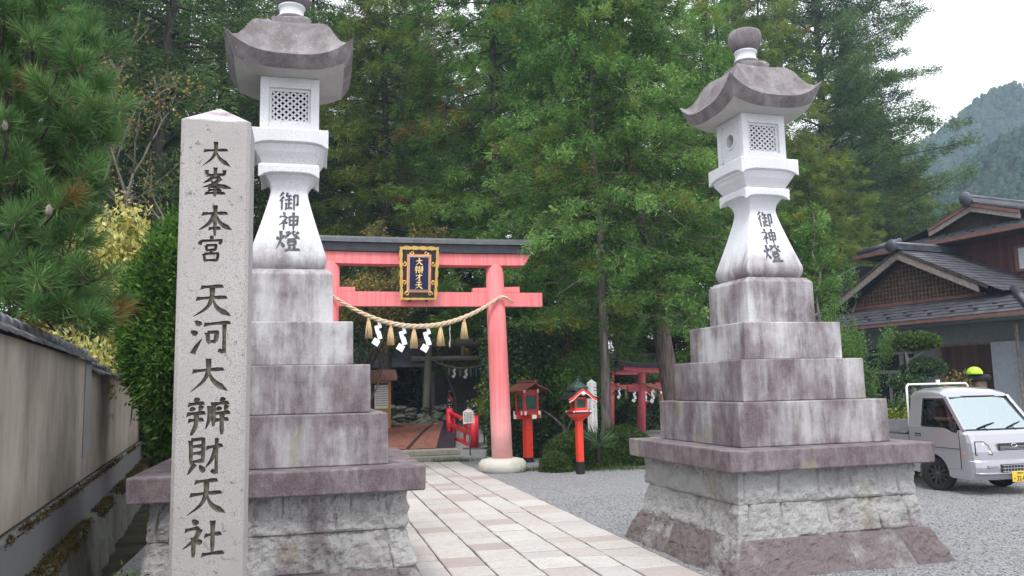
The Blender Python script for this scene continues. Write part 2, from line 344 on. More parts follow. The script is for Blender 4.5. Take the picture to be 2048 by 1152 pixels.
# ------------------------------------------------------------------ helpers
def tag(o, label=None, cat=None, group=None, kind=None):
    if label: o['label'] = label
    if cat: o['category'] = cat
    if group: o['group'] = group
    if kind: o['kind'] = kind
    return o
def thing(name, label, cat, loc=(0, 0, 0), rz=0, group=None):
    o = bpy.data.objects.new(name, None); COL.objects.link(o); o.empty_display_size = .2
    o.location = loc; o.rotation_euler = (0, 0, rz)
    return tag(o, label, cat, group)
class MB:
    def __init__(s): s.v = []; s.f = []; s.mi = []; s.sm = []
    def add(s, vs, fs, mi=0, smooth=False):
        o = len(s.v); s.v += [tuple(p) for p in vs]
        for f in fs: s.f.append([i+o for i in f]); s.mi.append(mi); s.sm.append(smooth)
        return s
    def box(s, c, d, mi=0, rz=0, M4=None):
        x, y, z = d[0]/2, d[1]/2, d[2]/2
        vs = [Vector((a*x, b*y, e*z)) for e in (-1, 1) for b in (-1, 1) for a in (-1, 1)]
        if rz: r = Matrix.Rotation(rz, 3, 'Z'); vs = [r @ p for p in vs]
        if M4 is not None: vs = [M4 @ p for p in vs]
        vs = [p + Vector(c) for p in vs]
        return s.add(vs, [(0, 2, 3, 1), (4, 5, 7, 6), (0, 1, 5, 4), (2, 6, 7, 3), (0, 4, 6, 2), (1, 3, 7, 5)], mi)
    def beam(s, a, b, w, h, mi=0, up=(0, 0, 1)):
        a, b = Vector(a), Vector(b); d = (b-a).normalized(); side = d.cross(Vector(up)).normalized(); u = side.cross(d)
        vs = [p + side*(i*w/2) + u*(j*h/2) for p in (a, b) for j in (-1, 1) for i in (-1, 1)]
        return s.add(vs, [(0, 1, 3, 2), (4, 6, 7, 5), (0, 4, 5, 1), (2, 3, 7, 6), (0, 2, 6, 4), (1, 5, 7, 3)], mi)
    def loft(s, rings, mi=0, closed=True, caps=True, smooth=False):
        n = len(rings[0]); vs = [p for r in rings for p in r]; fs = []
        for k in range(len(rings)-1):
            for i in range(n if closed else n-1):
                j = (i+1) % n
                fs.append((k*n+i, k*n+j, (k+1)*n+j, (k+1)*n+i))
        if caps and closed: fs.append(tuple(range(n-1, -1, -1))); fs.append(tuple((len(rings)-1)*n+i for i in range(n)))
        return s.add(vs, fs, mi, smooth)
    def lathe(s, prof, c=(0, 0, 0), n=24, mi=0, smooth=True, axis='Z', caps=True, M4=None):
        rings = []
        for r, z in prof:
            ring = [Vector((r*math.cos(2*math.pi*i/n), r*math.sin(2*math.pi*i/n), z)) for i in range(n)]
            if axis == 'X': ring = [Vector((p.z, p.x, p.y)) for p in ring]
            if axis == 'Y': ring = [Vector((p.y, p.z, p.x)) for p in ring]
            if M4 is not None: ring = [M4 @ p for p in ring]
            rings.append([p + Vector(c) for p in ring])
        return s.loft(rings, mi, True, caps, smooth)
    def tube(s, pts, rad, n=8, mi=0, smooth=True):
        pts = [Vector(p) for p in pts]; rings = []
        if isinstance(rad, (int, float)): rad = [rad]*len(pts)
        d0 = (pts[1]-pts[0]).normalized(); ref = Vector((0, 0, 1)) if abs(d0.z) < .9 else Vector((1, 0, 0))
        sd = d0.cross(ref).normalized()
        for i, p in enumerate(pts):
            d = (pts[min(i+1, len(pts)-1)] - pts[max(i-1, 0)]).normalized()
            sd = (sd - d*sd.dot(d)).normalized(); u = d.cross(sd)
            rings.append([p + (sd*math.cos(2*math.pi*k/n) + u*math.sin(2*math.pi*k/n))*rad[i] for k in range(n)])
        return s.loft(rings, mi, True, True, smooth)
    def prism(s, poly, off, mi=0, smooth=False):
        off = Vector(off); a = [Vector(p) for p in poly]
        return s.loft([a, [p+off for p in a]], mi, True, True, smooth)
    def build(s, name, mats, parent=None, world=False, bevel=0, seg=2, label=None):
        me = bpy.data.meshes.new(name)
        vs = s.v
        if parent is not None and world:
            r = Matrix.Rotation(-parent.rotation_euler[2], 3, 'Z'); L = Vector(parent.location)
            vs = [tuple(r @ (Vector(p)-L)) for p in s.v]
        me.from_pydata(vs, [], s.f)
        for mt in (mats if isinstance(mats, (list, tuple)) else [mats]): me.materials.append(M[mt] if isinstance(mt, str) else mt)
        me.polygons.foreach_set('material_index', s.mi); me.polygons.foreach_set('use_smooth', s.sm)
        bm = bmesh.new(); bm.from_mesh(me); bmesh.ops.recalc_face_normals(bm, faces=bm.faces); bm.to_mesh(me); bm.free()
        o = bpy.data.objects.new(name, me); COL.objects.link(o)
        if parent is not None: o.parent = parent
        if bevel:
            b = o.modifiers.new('bevel', 'BEVEL'); b.width = bevel; b.segments = seg; b.limit_method = 'ANGLE'; b.angle_limit = R(35)
        if label: o['label'] = label
        return o
def sq(h, z, r=0):      # square ring, r = rounded corner radius
    if not r: return [Vector((-h, -h, z)), Vector((h, -h, z)), Vector((h, h, z)), Vector((-h, h, z))]
    out = []
    for cx, cy, a0 in ((1, -1, -90), (1, 1, 0), (-1, 1, 90), (-1, -1, 180)):
        for k in range(5): a = R(a0+k*22.5); out.append(Vector((cx*(h-r)+r*math.cos(a), cy*(h-r)+r*math.sin(a), z)))
    return out
def copy_tree(o, parent=None):
    c = o.copy(); COL.objects.link(c)
    if parent is not None: c.parent = parent
    for ch in list(o.children): copy_tree(ch, c)
    return c
def vnoise(p, seed=0):
    q = Vector(p) + Vector((seed*7.3, seed*3.1, seed*1.7))
    from mathutils import noise
    return noise.fractal(q, 1.0, 2.0, 5)

# ------------------------------------------------------------------ brush lettering, one list of strokes per character on a 100 x 100 square
def _sin(ox, sx, lean=0):      # the component that flanks its neighbours in two of the characters
    q = lambda x, y: (ox+x*sx, y)
    return [('d', q(44, 3), q(56, 14)), ('h', q(6, 21), q(94, 18)), ('d', q(24, 26), q(34, 37)), ('l', q(78, 23), q(64, 38)),
            ('h', q(0, 45), q(100, 42)), ('h', q(8, 61), q(92, 59)), ('v', q(50, 43), q(48, 72), q(50-lean, 98))]
GL = {
 '大': [('h', (11, 40), (88, 34)), ('l', (49, 4), (49, 38), (38, 66), (8, 96)), ('r', (50, 38), (62, 66), (96, 95))],
 '天': [('h', (22, 15), (78, 11)), ('h', (11, 47), (88, 42)), ('l', (50, 14), (49, 45), (37, 72), (5, 97)), ('r', (51, 45), (64, 73), (97, 95))],
 '本': [('h', (13, 31), (86, 27)), ('v', (50, 2), (50, 50), (50, 99)), ('l', (48, 30), (34, 58), (5, 81)), ('r', (52, 30), (66, 58), (97, 78)), ('h', (33, 75), (67, 73))],
 '宮': [('d', (48, 0), (54, 14)), ('d', (16, 18), (9, 36)), ('k', (14, 21), (88, 17), (78, 33)), ('v', (32, 36), (35, 57)), ('k', (32, 37), (68, 35), (64, 55)),
        ('h', (34, 55), (66, 53)), ('l', (51, 56), (45, 66)), ('v', (25, 67), (29, 96)), ('k', (25, 68), (76, 65), (71, 94)), ('h', (29, 92), (72, 91))],
 '峯': [('v', (50, 0), (50, 26)), ('v', (26, 10), (28, 28)), ('h', (27, 28), (75, 25)), ('v', (75, 8), (74, 27)), ('l', (46, 29), (36, 42), (17, 55)),
        ('h', (42, 37), (66, 34)), ('l', (66, 35), (46, 56), (14, 70)), ('r', (36, 44), (58, 60), (97, 70)), ('h', (31, 68), (68, 66)), ('h', (31, 78), (69, 77)), ('h', (22, 89), (80, 87)), ('v', (50, 60), (50, 100))],
 '河': [('d', (13, 6), (27, 19)), ('d', (4, 33), (19, 44)), ('l', (9, 95), (16, 78), (30, 54)), ('h', (33, 17), (98, 11)), ('v', (42, 37), (45, 67)),
        ('k', (42, 38), (65, 36), (62, 63)), ('h', (45, 64), (63, 62)), ('k', (82, 13), (82, 92), (68, 84))],
 '辨': _sin(0, .44, 26) + [('l', (53, 24), (52, 55), (43, 84)), ('v', (61, 14), (61, 78))] + _sin(62, .38),
 '財': [('v', (11, 8), (13, 70)), ('k', (11, 9), (45, 6), (44, 69)), ('h', (13, 26), (44, 25)), ('h', (13, 44), (44, 43)), ('h', (11, 66), (46, 62)), ('l', (24, 68), (4, 97)),
        ('d', (35, 72), (49, 91)), ('h', (52, 30), (98, 24)), ('k', (80, 2), (80, 95), (66, 86)), ('l', (78, 30), (68, 58), (50, 81))],
 '社': [('d', (23, 3), (36, 17)), ('h', (7, 30), (42, 25)), ('l', (42, 26), (30, 52), (2, 76)), ('v', (27, 46), (27, 98)), ('d', (31, 51), (45, 65)),
        ('v', (70, 6), (70, 88)), ('h', (51, 45), (92, 41)), ('h', (45, 92), (99, 88))],
 '御': [('l', (24, 3), (3, 27)), ('l', (25, 25), (2, 53)), ('v', (15, 44), (15, 98)), ('l', (45, 5), (34, 25)), ('h', (38, 23), (64, 20)), ('h', (31, 43), (68, 40)), ('v', (50, 22), (50, 84)),
        ('v', (37, 58), (37, 88)), ('h', (51, 62), (66, 60)), ('h', (31, 91), (68, 84)), ('k', (75, 18), (95, 16), (94, 70), (86, 63)), ('v', (76, 18), (76, 98))],
 '神': [('d', (23, 3), (34, 16)), ('h', (7, 28), (41, 25)), ('l', (41, 26), (30, 50), (3, 74)), ('v', (27, 46), (27, 98)), ('d', (31, 50), (44, 63)),
        ('v', (54, 26), (56, 73)), ('k', (54, 27), (95, 24), (92, 72)), ('h', (56, 48), (92, 46)), ('h', (56, 70), (92, 68)), ('v', (74, 3), (74, 99))],
 '燈': [('d', (5, 32), (10, 49)), ('l', (33, 25), (26, 45)), ('l', (20, 5), (19, 50), (1, 95)), ('d', (21, 58), (34, 84)), ('h', (40, 13), (59, 10)), ('l', (59, 11), (36, 43)), ('d', (42, 23), (50, 32)),
        ('r', (64, 7), (76, 26), (99, 44)), ('l', (76, 4), (68, 14)), ('l', (93, 9), (80, 22)), ('h', (47, 47), (81, 44)), ('v', (50, 56), (52, 75)), ('k', (50, 57), (81, 54), (78, 73)), ('h', (52, 74), (79, 72)),
        ('d', (53, 80), (58, 90)), ('l', (78, 78), (70, 92)), ('h', (38, 97), (99, 94))],
 '才': [('h', (12, 30), (90, 25)), ('k', (58, 3), (58, 94), (42, 85)), ('l', (56, 30), (40, 58), (7, 82))],
 '辯': _sin(0, .33, 12) + _sin(69, .31) + [('d', (49, 3), (54, 13)), ('h', (36, 21), (64, 18)), ('h', (40, 33), (61, 31)), ('h', (40, 45), (61, 43)), ('v', (40, 57), (42, 86)),
        ('k', (40, 58), (62, 56), (60, 86)), ('h', (42, 84), (61, 83))],
}
WPROF = {'h': (1.0, .62, .66, .95, .7), 'v': (1.25, .85, .85, .85, .5), 'l': (1.2, 1.0, .9, .6, .12), 'r': (.3, .6, .95, 1.35, .12), 'd': (.35, 1.0, 1.35, .75), 'k': (.9, .75, .85, 1.0, .75)}
def stroke(st, wid):
    k, pts = st[0], [Vector((p[0], p[1], 0)) for p in st[1:]]
    if k == 'k':                        # an angular stroke: straight pieces
        dense = []
        for a, b in zip(pts, pts[1:]):
            for i in range(6): dense.append(a.lerp(b, i/6))
        dense.append(pts[-1])
    elif len(pts) == 2:
        dense = [pts[0].lerp(pts[1], i/8) for i in range(9)]
        if k in 'hv':                    # a slight brush arch
            nrm = Vector((-(pts[1]-pts[0]).y, (pts[1]-pts[0]).x, 0)).normalized()
            for i, p in enumerate(dense): dense[i] = p - nrm*math.sin(i/8*math.pi)*1.2*(1 if k == 'h' else .3)
    else:
        dense = []
        q = [pts[0]*2-pts[1]] + pts + [pts[-1]*2-pts[-2]]
        for i in range(1, len(q)-2):
            for j in range(6):
                t = j/6; p0, p1, p2, p3 = q[i-1:i+3]
                dense.append(.5*((2*p1)+(p2-p0)*t+(2*p0-5*p1+4*p2-p3)*t*t+(3*p1-p0-3*p2+p3)*t**3))
        dense.append(pts[-1])
    wp = WPROF[k]; n = len(dense); Lf, Rt = [], []
    for i, p in enumerate(dense):
        t = i/(n-1)*(len(wp)-1); a = min(int(t), len(wp)-2); w = wid*(wp[a]*(1-(t-a))+wp[a+1]*(t-a))/2
        d = (dense[min(i+1, n-1)]-dense[max(i-1, 0)]).normalized(); nr = Vector((-d.y, d.x, 0))
        sk = d*(w*.5) if (k == 'h' and i in (0, n-1)) else Vector((0, 0, 0))
        Lf.append(p+nr*w - sk*(1 if i == 0 else -.6)); Rt.append(p-nr*w + sk*(.6 if i == 0 else -1))
    return Lf, Rt
def glyph_flat(mb, ch, fn, wid=9, lift=.0006):
    """fn(gx, gy, k) maps the 0..100 square (y down) to a 3-D point lifted k off the face"""
    for si, st in enumerate(GL[ch]):
        Lf, Rt = stroke(st, wid); vs = []; k = .002+si*lift
        for a, b in zip(Lf, Rt): vs += [fn(a.x, a.y, k), fn(b.x, b.y, k)]
        mb.add(vs, [(2*i, 2*i+1, 2*i+3, 2*i+2) for i in range(len(Lf)-1)])
def glyph_cut(mb, ch, fn, wid=11, depth=.022):
    for si, st in enumerate(GL[ch]):
        Lf, Rt = stroke(st, wid); rings = []
        for i, (a, b) in enumerate(zip(Lf, Rt)):
            c = (a+b)/2; e = .0003*si
            a2, b2 = c+(a-c)*.5, c+(b-c)*.5
            if i == 0: a2, b2 = a2+(( Lf[1]+Rt[1])/2-c)*.5, b2+((Lf[1]+Rt[1])/2-c)*.5
            if i == len(Lf)-1: a2, b2 = a2+((Lf[-2]+Rt[-2])/2-c)*.5, b2+((Lf[-2]+Rt[-2])/2-c)*.5
            rings.append([fn(a.x, a.y, .012+e), fn(b.x, b.y, .012+e), fn(b2.x, b2.y, -depth-e), fn(a2.x, a2.y, -depth-e)])
        mb.loft(rings)

# ------------------------------------------------------------------ foliage
RNG = np.random.default_rng(7)
def unit(a): return a/np.maximum(np.linalg.norm(a, axis=1, keepdims=True), 1e-6)
class Leaves:
    def __init__(s): s.V = []; s.T = []; s.H = []
    def blades(s, C, A, k, L, Wd, spread=.6, jit=.1, tint=None, hue=None, tv=.12, flat=None, lv=.35):
        """k pointed blades round each clump centre C, growing along A"""
        C = np.repeat(C, k, 0); A = np.repeat(A, k, 0); n = len(C)
        if n == 0: return
        d = unit(A + RNG.normal(0, spread, (n, 3)))
        b = C + RNG.normal(0, jit, (n, 3))
        ln = (L*(1-lv + 2*lv*RNG.random((n, 1))))
        up = RNG.normal(0, 1, (n, 3)) if flat is None else np.array([[0, 0, 1.]]) + RNG.normal(0, flat, (n, 3))
        sd = unit(np.cross(d, up))*Wd*.5*(.7+.6*RNG.random((n, 1)))
        mid = b + d*ln*.5
        v = np.stack([b, mid+sd, b+d*ln, mid-sd], 1).reshape(-1, 3)
        t = np.repeat(tint if tint is not None else RNG.random(n//k), k) + RNG.normal(0, tv, n)
        h = np.repeat(hue if hue is not None else RNG.random(n//k), k)
        s.V.append(v); s.T.append(np.clip(t, 0, 1)); s.H.append(h)
    def build(s, name, mat, parent=None):
        v = np.concatenate(s.V).astype(np.float32); t = np.concatenate(s.T).astype(np.float32); h = np.concatenate(s.H).astype(np.float32)
        n = len(v)//4; me = bpy.data.meshes.new(name)
        me.vertices.add(len(v)); me.vertices.foreach_set('co', v.ravel())
        me.loops.add(4*n); me.loops.foreach_set('vertex_index', np.arange(4*n, dtype=np.int32))
        me.polygons.add(n); me.polygons.foreach_set('loop_start', np.arange(0, 4*n, 4, dtype=np.int32))
        for nm, a in (('tint', t), ('hue', h)):
            at_ = me.attributes.new(nm, 'FLOAT', 'FACE'); at_.data.foreach_set('value', a)
        me.materials.append(M[mat]); me.update(calc_edges=True); me.validate()
        o = bpy.data.objects.new(name, me); COL.objects.link(o)
        if parent is not None: o.parent = parent
        return o
def trunk_path(h, r0, lean=(0, 0), wob=.15, n=12, seed=0):
    rr = random.Random(seed); pts, rad = [], []
    for i in range(n):
        t = i/(n-1); pts.append(Vector((lean[0]*t+rr.uniform(-wob, wob)*t, lean[1]*t+rr.uniform(-wob, wob)*t, h*t)))
        rad.append(r0*(1.35 if i == 0 else 1)*(1-t*.93)+.01)
    return pts, rad
def along(pts, z):
    for a, b in zip(pts, pts[1:]):
        if a.z <= z <= b.z: return a.lerp(b, (z-a.z)/max(1e-6, b.z-a.z))
    return pts[-1]
def conifer(name, label, h, r0, z0, rmax, nbr, leaf, barkm, seed, loc, rz=0, group=None, lean=(0, 0), droop=.3, rise=.15, shape='cone',
            clumps=13, k=26, L=.2, Wd=.04, spread=.75, jit=.13, hang=.25, upturn=0, dead=0, gap=0, cat='tree', sub=.30):
    global RNG
    RNG = np.random.default_rng(seed); rr = random.Random(seed)
    root = thing(name, label, cat, loc, rz, group)
    pts, rad = trunk_path(h, r0, lean, .12, 12, seed)
    tb = MB(); tb.tube(pts, rad, 10)
    lv = Leaves(); CC, AA, TT, HH = [], [], [], []
    for i in range(nbr):
        t = (i+rr.random())/nbr
        z = z0+(h-z0)*t**.95
        if shape == 'cone': pr = (1-t)**.75*.9+.10
        elif shape == 'dome': pr = math.sqrt(max(.03, 1-(t*1.0)**2.2))*.95*(.72+.28*min(1, t*4))
        else: pr = (1-t**1.6)*.95+.05
        Lb = rmax*pr*rr.uniform(.6, 1.12)
        az = i*2.39996+rr.uniform(-.5, .5)
        if gap and rr.random() < gap: continue
        o = along(pts, z); dv = Vector((math.cos(az), math.sin(az), 0)); lat = Vector((-dv.y, dv.x, 0))
        ri = rise*rr.uniform(.4, 1.4); dr = droop*rr.uniform(.6, 1.4)
        f = lambda s_: o + dv*(s_*Lb) + Vector((0, 0, (ri*s_ - dr*s_*s_ + upturn*s_**4)*Lb))
        bp = [f(q/5) for q in range(6)]
        br = max(.012, r0*.22*(1-t*.7))
        tb.tube(bp, [br*(1-q/5*.85) for q in range(6)], 5)
        nc = max(4, int(clumps*(.35+.65*pr)))
        bt = rr.uniform(.15, .8); bh = rr.random()
        for c in range(nc):
            s_ = .18+.82*((c+rr.random())/nc)**.8
            p = f(s_); d = (f(min(1, s_+.05))-f(s_-.05)).normalized()
            side = rr.choice((-1, 1)); off = Lb*sub*rr.random()*(1.15-s_)+.05
            p = p + lat*side*off + Vector((0, 0, rr.uniform(-.12, .08) - hang*rr.random()*.6))
            a = d*.8+lat*side*rr.uniform(.1, .9)+Vector((0, 0, rr.uniform(-hang*1.6, .35)))
            CC.append(p); AA.append(a.normalized()); TT.append(min(1, max(0, bt+rr.gauss(0, .26)))); HH.append(bh if rr.random() < .5 else rr.random())
        if dead and rr.random() < dead:
            q = f(.4); e = q+dv*Lb*.5+lat*rr.uniform(-.5, .5)*Lb+Vector((0, 0, -.3*Lb))
            tb.tube([q, q.lerp(e, .5)+Vector((0, 0, .08)), e], [.012, .009, .004], 4, 1)
    lv.blades(np.array(CC), np.array(AA), k, L, Wd, spread, jit, np.array(TT), np.array(HH))
    tb.build('trunk', [barkm, 'twig'], root); lv.build('crown', leaf, root)
    return root
def cloud_pts(n, fn, rng):
    """n random points kept by fn(p)->bool in the unit box"""
    out = []
    while len(out) < n:
        p = rng.uniform(-1, 1, (n*3, 3)); out += [q for q in p if fn(q)]
    return np.array(out[:n])
def blob_shrub(name, label, loc, dims, leaf, n, k, L, Wd, seed, parts='foliage', cat='shrub', group=None, spread=1.0, jit=.06, shell=.55, flatb=True, box=False, stems=5, barkm='bark_dark', lump=.18, upb=.3, trunk_h=0, tv=.12, rz=0):
    global RNG
    RNG = np.random.default_rng(seed)
    root = thing(name, label, cat, loc, rz, group)
    if box:
        p = RNG.uniform(-1, 1, (n, 3)); ax = RNG.integers(0, 3, n); sg = np.sign(RNG.normal(size=n)); keep = RNG.random(n) < .75
        for i in range(n):
            if keep[i]: p[i, ax[i]] = sg[i]*RNG.uniform(.82, 1)
        nr = unit(np.sign(p)*np.abs(p)**6+1e-3)
    else:
        u = unit(RNG.normal(size=(n, 3))); rads = shell+(1-shell)*RNG.random((n, 1))**.7
        from mathutils import noise
        lm = np.array([[1+lump*noise.noise(Vector(q)*2.3+Vector((seed, 0, 0)))*1.6] for q in u])
        p = u*rads*lm; nr = u
    if flatb: p[:, 2] = np.abs(p[:, 2])*1.0
    else: p[:, 2] = p[:, 2]*.5+.5
    C = p*np.array(dims)[None, :]; C[:, 2] += trunk_h
    A = unit(nr + np.array([[0, 0, upb]]))
    lv = Leaves(); lv.blades(C, A, k, L, Wd, spread, jit, tv=tv)
    tb = MB(); rr = random.Random(seed)
    for i in range(stems):
        e = Vector((rr.uniform(-.6, .6)*dims[0], rr.uniform(-.6, .6)*dims[1], trunk_h+dims[2]*rr.uniform(.5, .85)))
        b = Vector((rr.uniform(-.08, .08), rr.uniform(-.08, .08), 0))
        md = b.lerp(e, .5)+Vector((rr.uniform(-.1, .1), rr.uniform(-.1, .1), .1*dims[2]))
        r_ = .012+.012*max(dims)
        tb.tube([b, md, e], [r_, r_*.7, r_*.3], 6)
    if stems: tb.build('stems', barkm, root)
    lv.build(parts, leaf, root)
    return root
# ------------------------------------------------------------------ ground, path, slope
def sheet(name, x0, x1, y0, y1, z, mat, kind='structure'):
    mb = MB(); mb.add([(x0, y0, z), (x1, y0, z), (x1, y1, z), (x0, y1, z)], [(0, 1, 2, 3)])
    return tag(mb.build(name, mat), kind=kind)
# one sheet to the horizon, raised behind the shrine into a wooded slope, sunk into the ditch beside the wall
def ground_z(x, y):
    z = 0.0
    if y > 36: z += (y-36)*.30
    if y > 60: z -= (y-60)*.24
    if x > 12 and y > 36: z *= max(.25, 1-(x-12)*.045)
    if y > 22 and x < 8.2: z += min(.4, (y-22)*.06)*min(1, max(0, (8.2-x)/1.5))
    return z
def make_ground():
    mb = MB(); xs = [-300, -120, -60, -40]+[-30+2*i for i in range(46)]+[70, 90, 130, 300]; ys = [-60, -20, -5, 0, 4, 8, 12, 16, 20, 22]+[24+2*i for i in range(30)]+[90, 110, 150, 220, 420]
    vs = [(x, y, (ground_z(x, y) + (0 if y < 36 else .35*vnoise((x*.1, y*.1, 0)))) if y < 110 else ground_z(x, 110)) for y in ys for x in xs]
    n = len(xs); fs = [(j*n+i, j*n+i+1, (j+1)*n+i+1, (j+1)*n+i) for j in range(len(ys)-1) for i in range(n-1)]
    mi = [0 if (ys[j+1] <= 36 and xs[i] > -3) else 1 for j in range(len(ys)-1) for i in range(n-1)]
    mb.add(vs, fs, 0, True); mb.mi = mi
    return tag(mb.build('ground', ['gravel', 'soil']), kind='structure')
make_ground()

def make_path():
    rr = random.Random(3); mb = MB(); tint = []
    x = .97; edges = [.97]
    while x < 3.6: x += rr.choice((.40, .45, .48, .5)); edges.append(x)
    edges[-1] = 3.80
    for a, b in zip(edges, edges[1:]):
        y = 1.0+rr.random()*.3
        while y < 21.3:
            d = rr.uniform(.3, .62); g = .011
            y1 = min(y+d, 21.4); z = .020+rr.uniform(-.003, .003); sk = rr.uniform(-.006, .006)
            h_ = .015; q = [(a+g+sk, y+h_), (b-g+sk, y+h_+sk), (b-g-sk, y1-h_), (a+g-sk, y1-h_-sk)]
            q = [(px+rr.uniform(-.006, .006), py+rr.uniform(-.006, .006)) for px, py in q]
            o = len(mb.v); ins = .012; cx = sum(p[0] for p in q)/4; cy = sum(p[1] for p in q)/4
            top = [(px+(cx-px)*ins/.25, py+(cy-py)*ins/.25, z+rr.uniform(-.002, .002)) for px, py in q]
            mb.add([(px, py, -.01) for px, py in q]+[(px, py, z-.006) for px, py in q]+top,
                   [(8, 9, 10, 11)]+[(i, (i+1) % 4, 4+(i+1) % 4, 4+i) for i in range(4)]+[(4+i, 4+(i+1) % 4, 8+(i+1) % 4, 8+i) for i in range(4)])
            c = rr.choice((rr.uniform(.0, .35), rr.uniform(.25, .6), rr.uniform(.45, 1)))
            tint += [c]*9; y = y1
    o = mb.build('path', 'paver'); a = o.data.attributes.new('tint', 'FLOAT', 'FACE'); a.data.foreach_set('value', tint)
    tag(o, kind='structure')
    sheet('path_bed', .96, 3.82, .9, 21.42, .005, 'joint')
make_path()

# ------------------------------------------------------------------ the two great stone lanterns
def sqring(h, zm, zd=None, n=12, p=2.6, r=0):
    zd = zm if zd is None else zd; out = []
    for a in range(4):
        c, s_ = ((1, 0), (0, 1), (-1, 0), (0, -1))[a]
        for i in range(n):
            t = -1+2*i/n; k = 1-.0*abs(t)
            x, y = t*h, -h
            z = zm+(zd-zm)*abs(t)**p
            out.append(Vector((x*c-y*s_, x*s_+y*c, z)))
    return out
def rubble(seed):
    rr = random.Random(seed); mb = MB()
    rows = [(-.04, .34, 1.318, 1.135, .030), (.34, .68, 1.125, 1.045, .034), (.68, 1.012, 1.075, 1.055, .036)]
    for ri, (z0, z1, h0, h1, amp) in enumerate(rows):
        per = 8.0; js = []; x = rr.uniform(-.1, .1)
        while x < 8-.12: js.append(x); x += rr.uniform(.34, .58)
        js = [j for j in js if abs(((j+1) % 2)-1) > -1]
        ns, nv = 560, 18; rings = []; blk = [rr.random() for _ in range(40)]; tint = []
        for j in range(nv+1):
            v = j/nv; ring = []
            for i in range(ns):
                s_ = 8*i/ns; side = int(s_//2) % 4; t = (s_ % 2)-1
                h = h0+(h1-h0)*v
                c, q = ((1, 0), (0, 1), (-1, 0), (0, -1))[side]
                ex = max(0, abs(t)-.93)/.07
                nx, ny = (math.copysign(ex, t)*.8, -1)
                nl = math.hypot(nx, ny); nx, ny = nx/nl, ny/nl
                x_, y_ = t*h, -h
                z = z0+(z1-z0)*v
                P = Vector((x_*c-y_*q, x_*q+y_*c, z)); N = Vector((nx*c-ny*q, nx*q+ny*c, .15))
                dj = min(abs(((s_-k+4) % 8)-4) for k in js)*h
                wob = vnoise(P*3.1, seed)*.02
                e = min(1, max(0, dj+wob*.8-.002)/.02)*min(1, (v*(z1-z0)+.5*wob+.004)/.03)*min(1, ((1-v)*(z1-z0)+.004)/.02)
                e = max(0, e)**.6
                d = e*amp*.5 + e*(.030*vnoise(P*3.6, seed+ri)+.022*vnoise(P*11, seed+ri)+.010*abs(vnoise(P*24, seed)))
                ring.append(P+N*d)
                if j < nv: bi = sum(1 for k in js if k <= s_) % len(js); tint.append((.40, .10, .0)[ri]+.22*blk[bi]+(.12 if e < .25 else 0))
            rings.append(ring)
        mb.loft(rings, 0, True, True, False); mb.tint = getattr(mb, 'tint', [])+tint+[.2, .2]
    return mb
def petal_lattice(mb, w, h, nx, nz, y, t=.012):
    cw, ch = w/nx, h/nz
    for i in range(nx):
        for j in range(nz):
            x0, z0 = -w/2+i*cw, j*ch
            for a, b in (((x0, z0), (x0+cw, z0+ch)), ((x0+cw, z0), (x0, z0+ch))):
                mx_, mz_ = (a[0]+b[0])/2, (a[1]+b[1])/2
                for p, q in ((a, (mx_, mz_)), ((mx_, mz_), b)):
                    dx, dz = q[0]-p[0], q[1]-p[1]; l = math.hypot(dx, dz); ux, uz = -dz/l, dx/l; wd = l*.21
                    poly = [(p[0]+dx*f+ux*wd*g, y, p[1]+dz*f+uz*wd*g) for f, g in ((0, .22), (.25, .85), (.5, 1), (.75, .85), (1, .22), (1, -.22), (.75, -.85), (.5, -1), (.25, -.85), (0, -.22))]
                    mb.prism(poly, (0, t, 0))
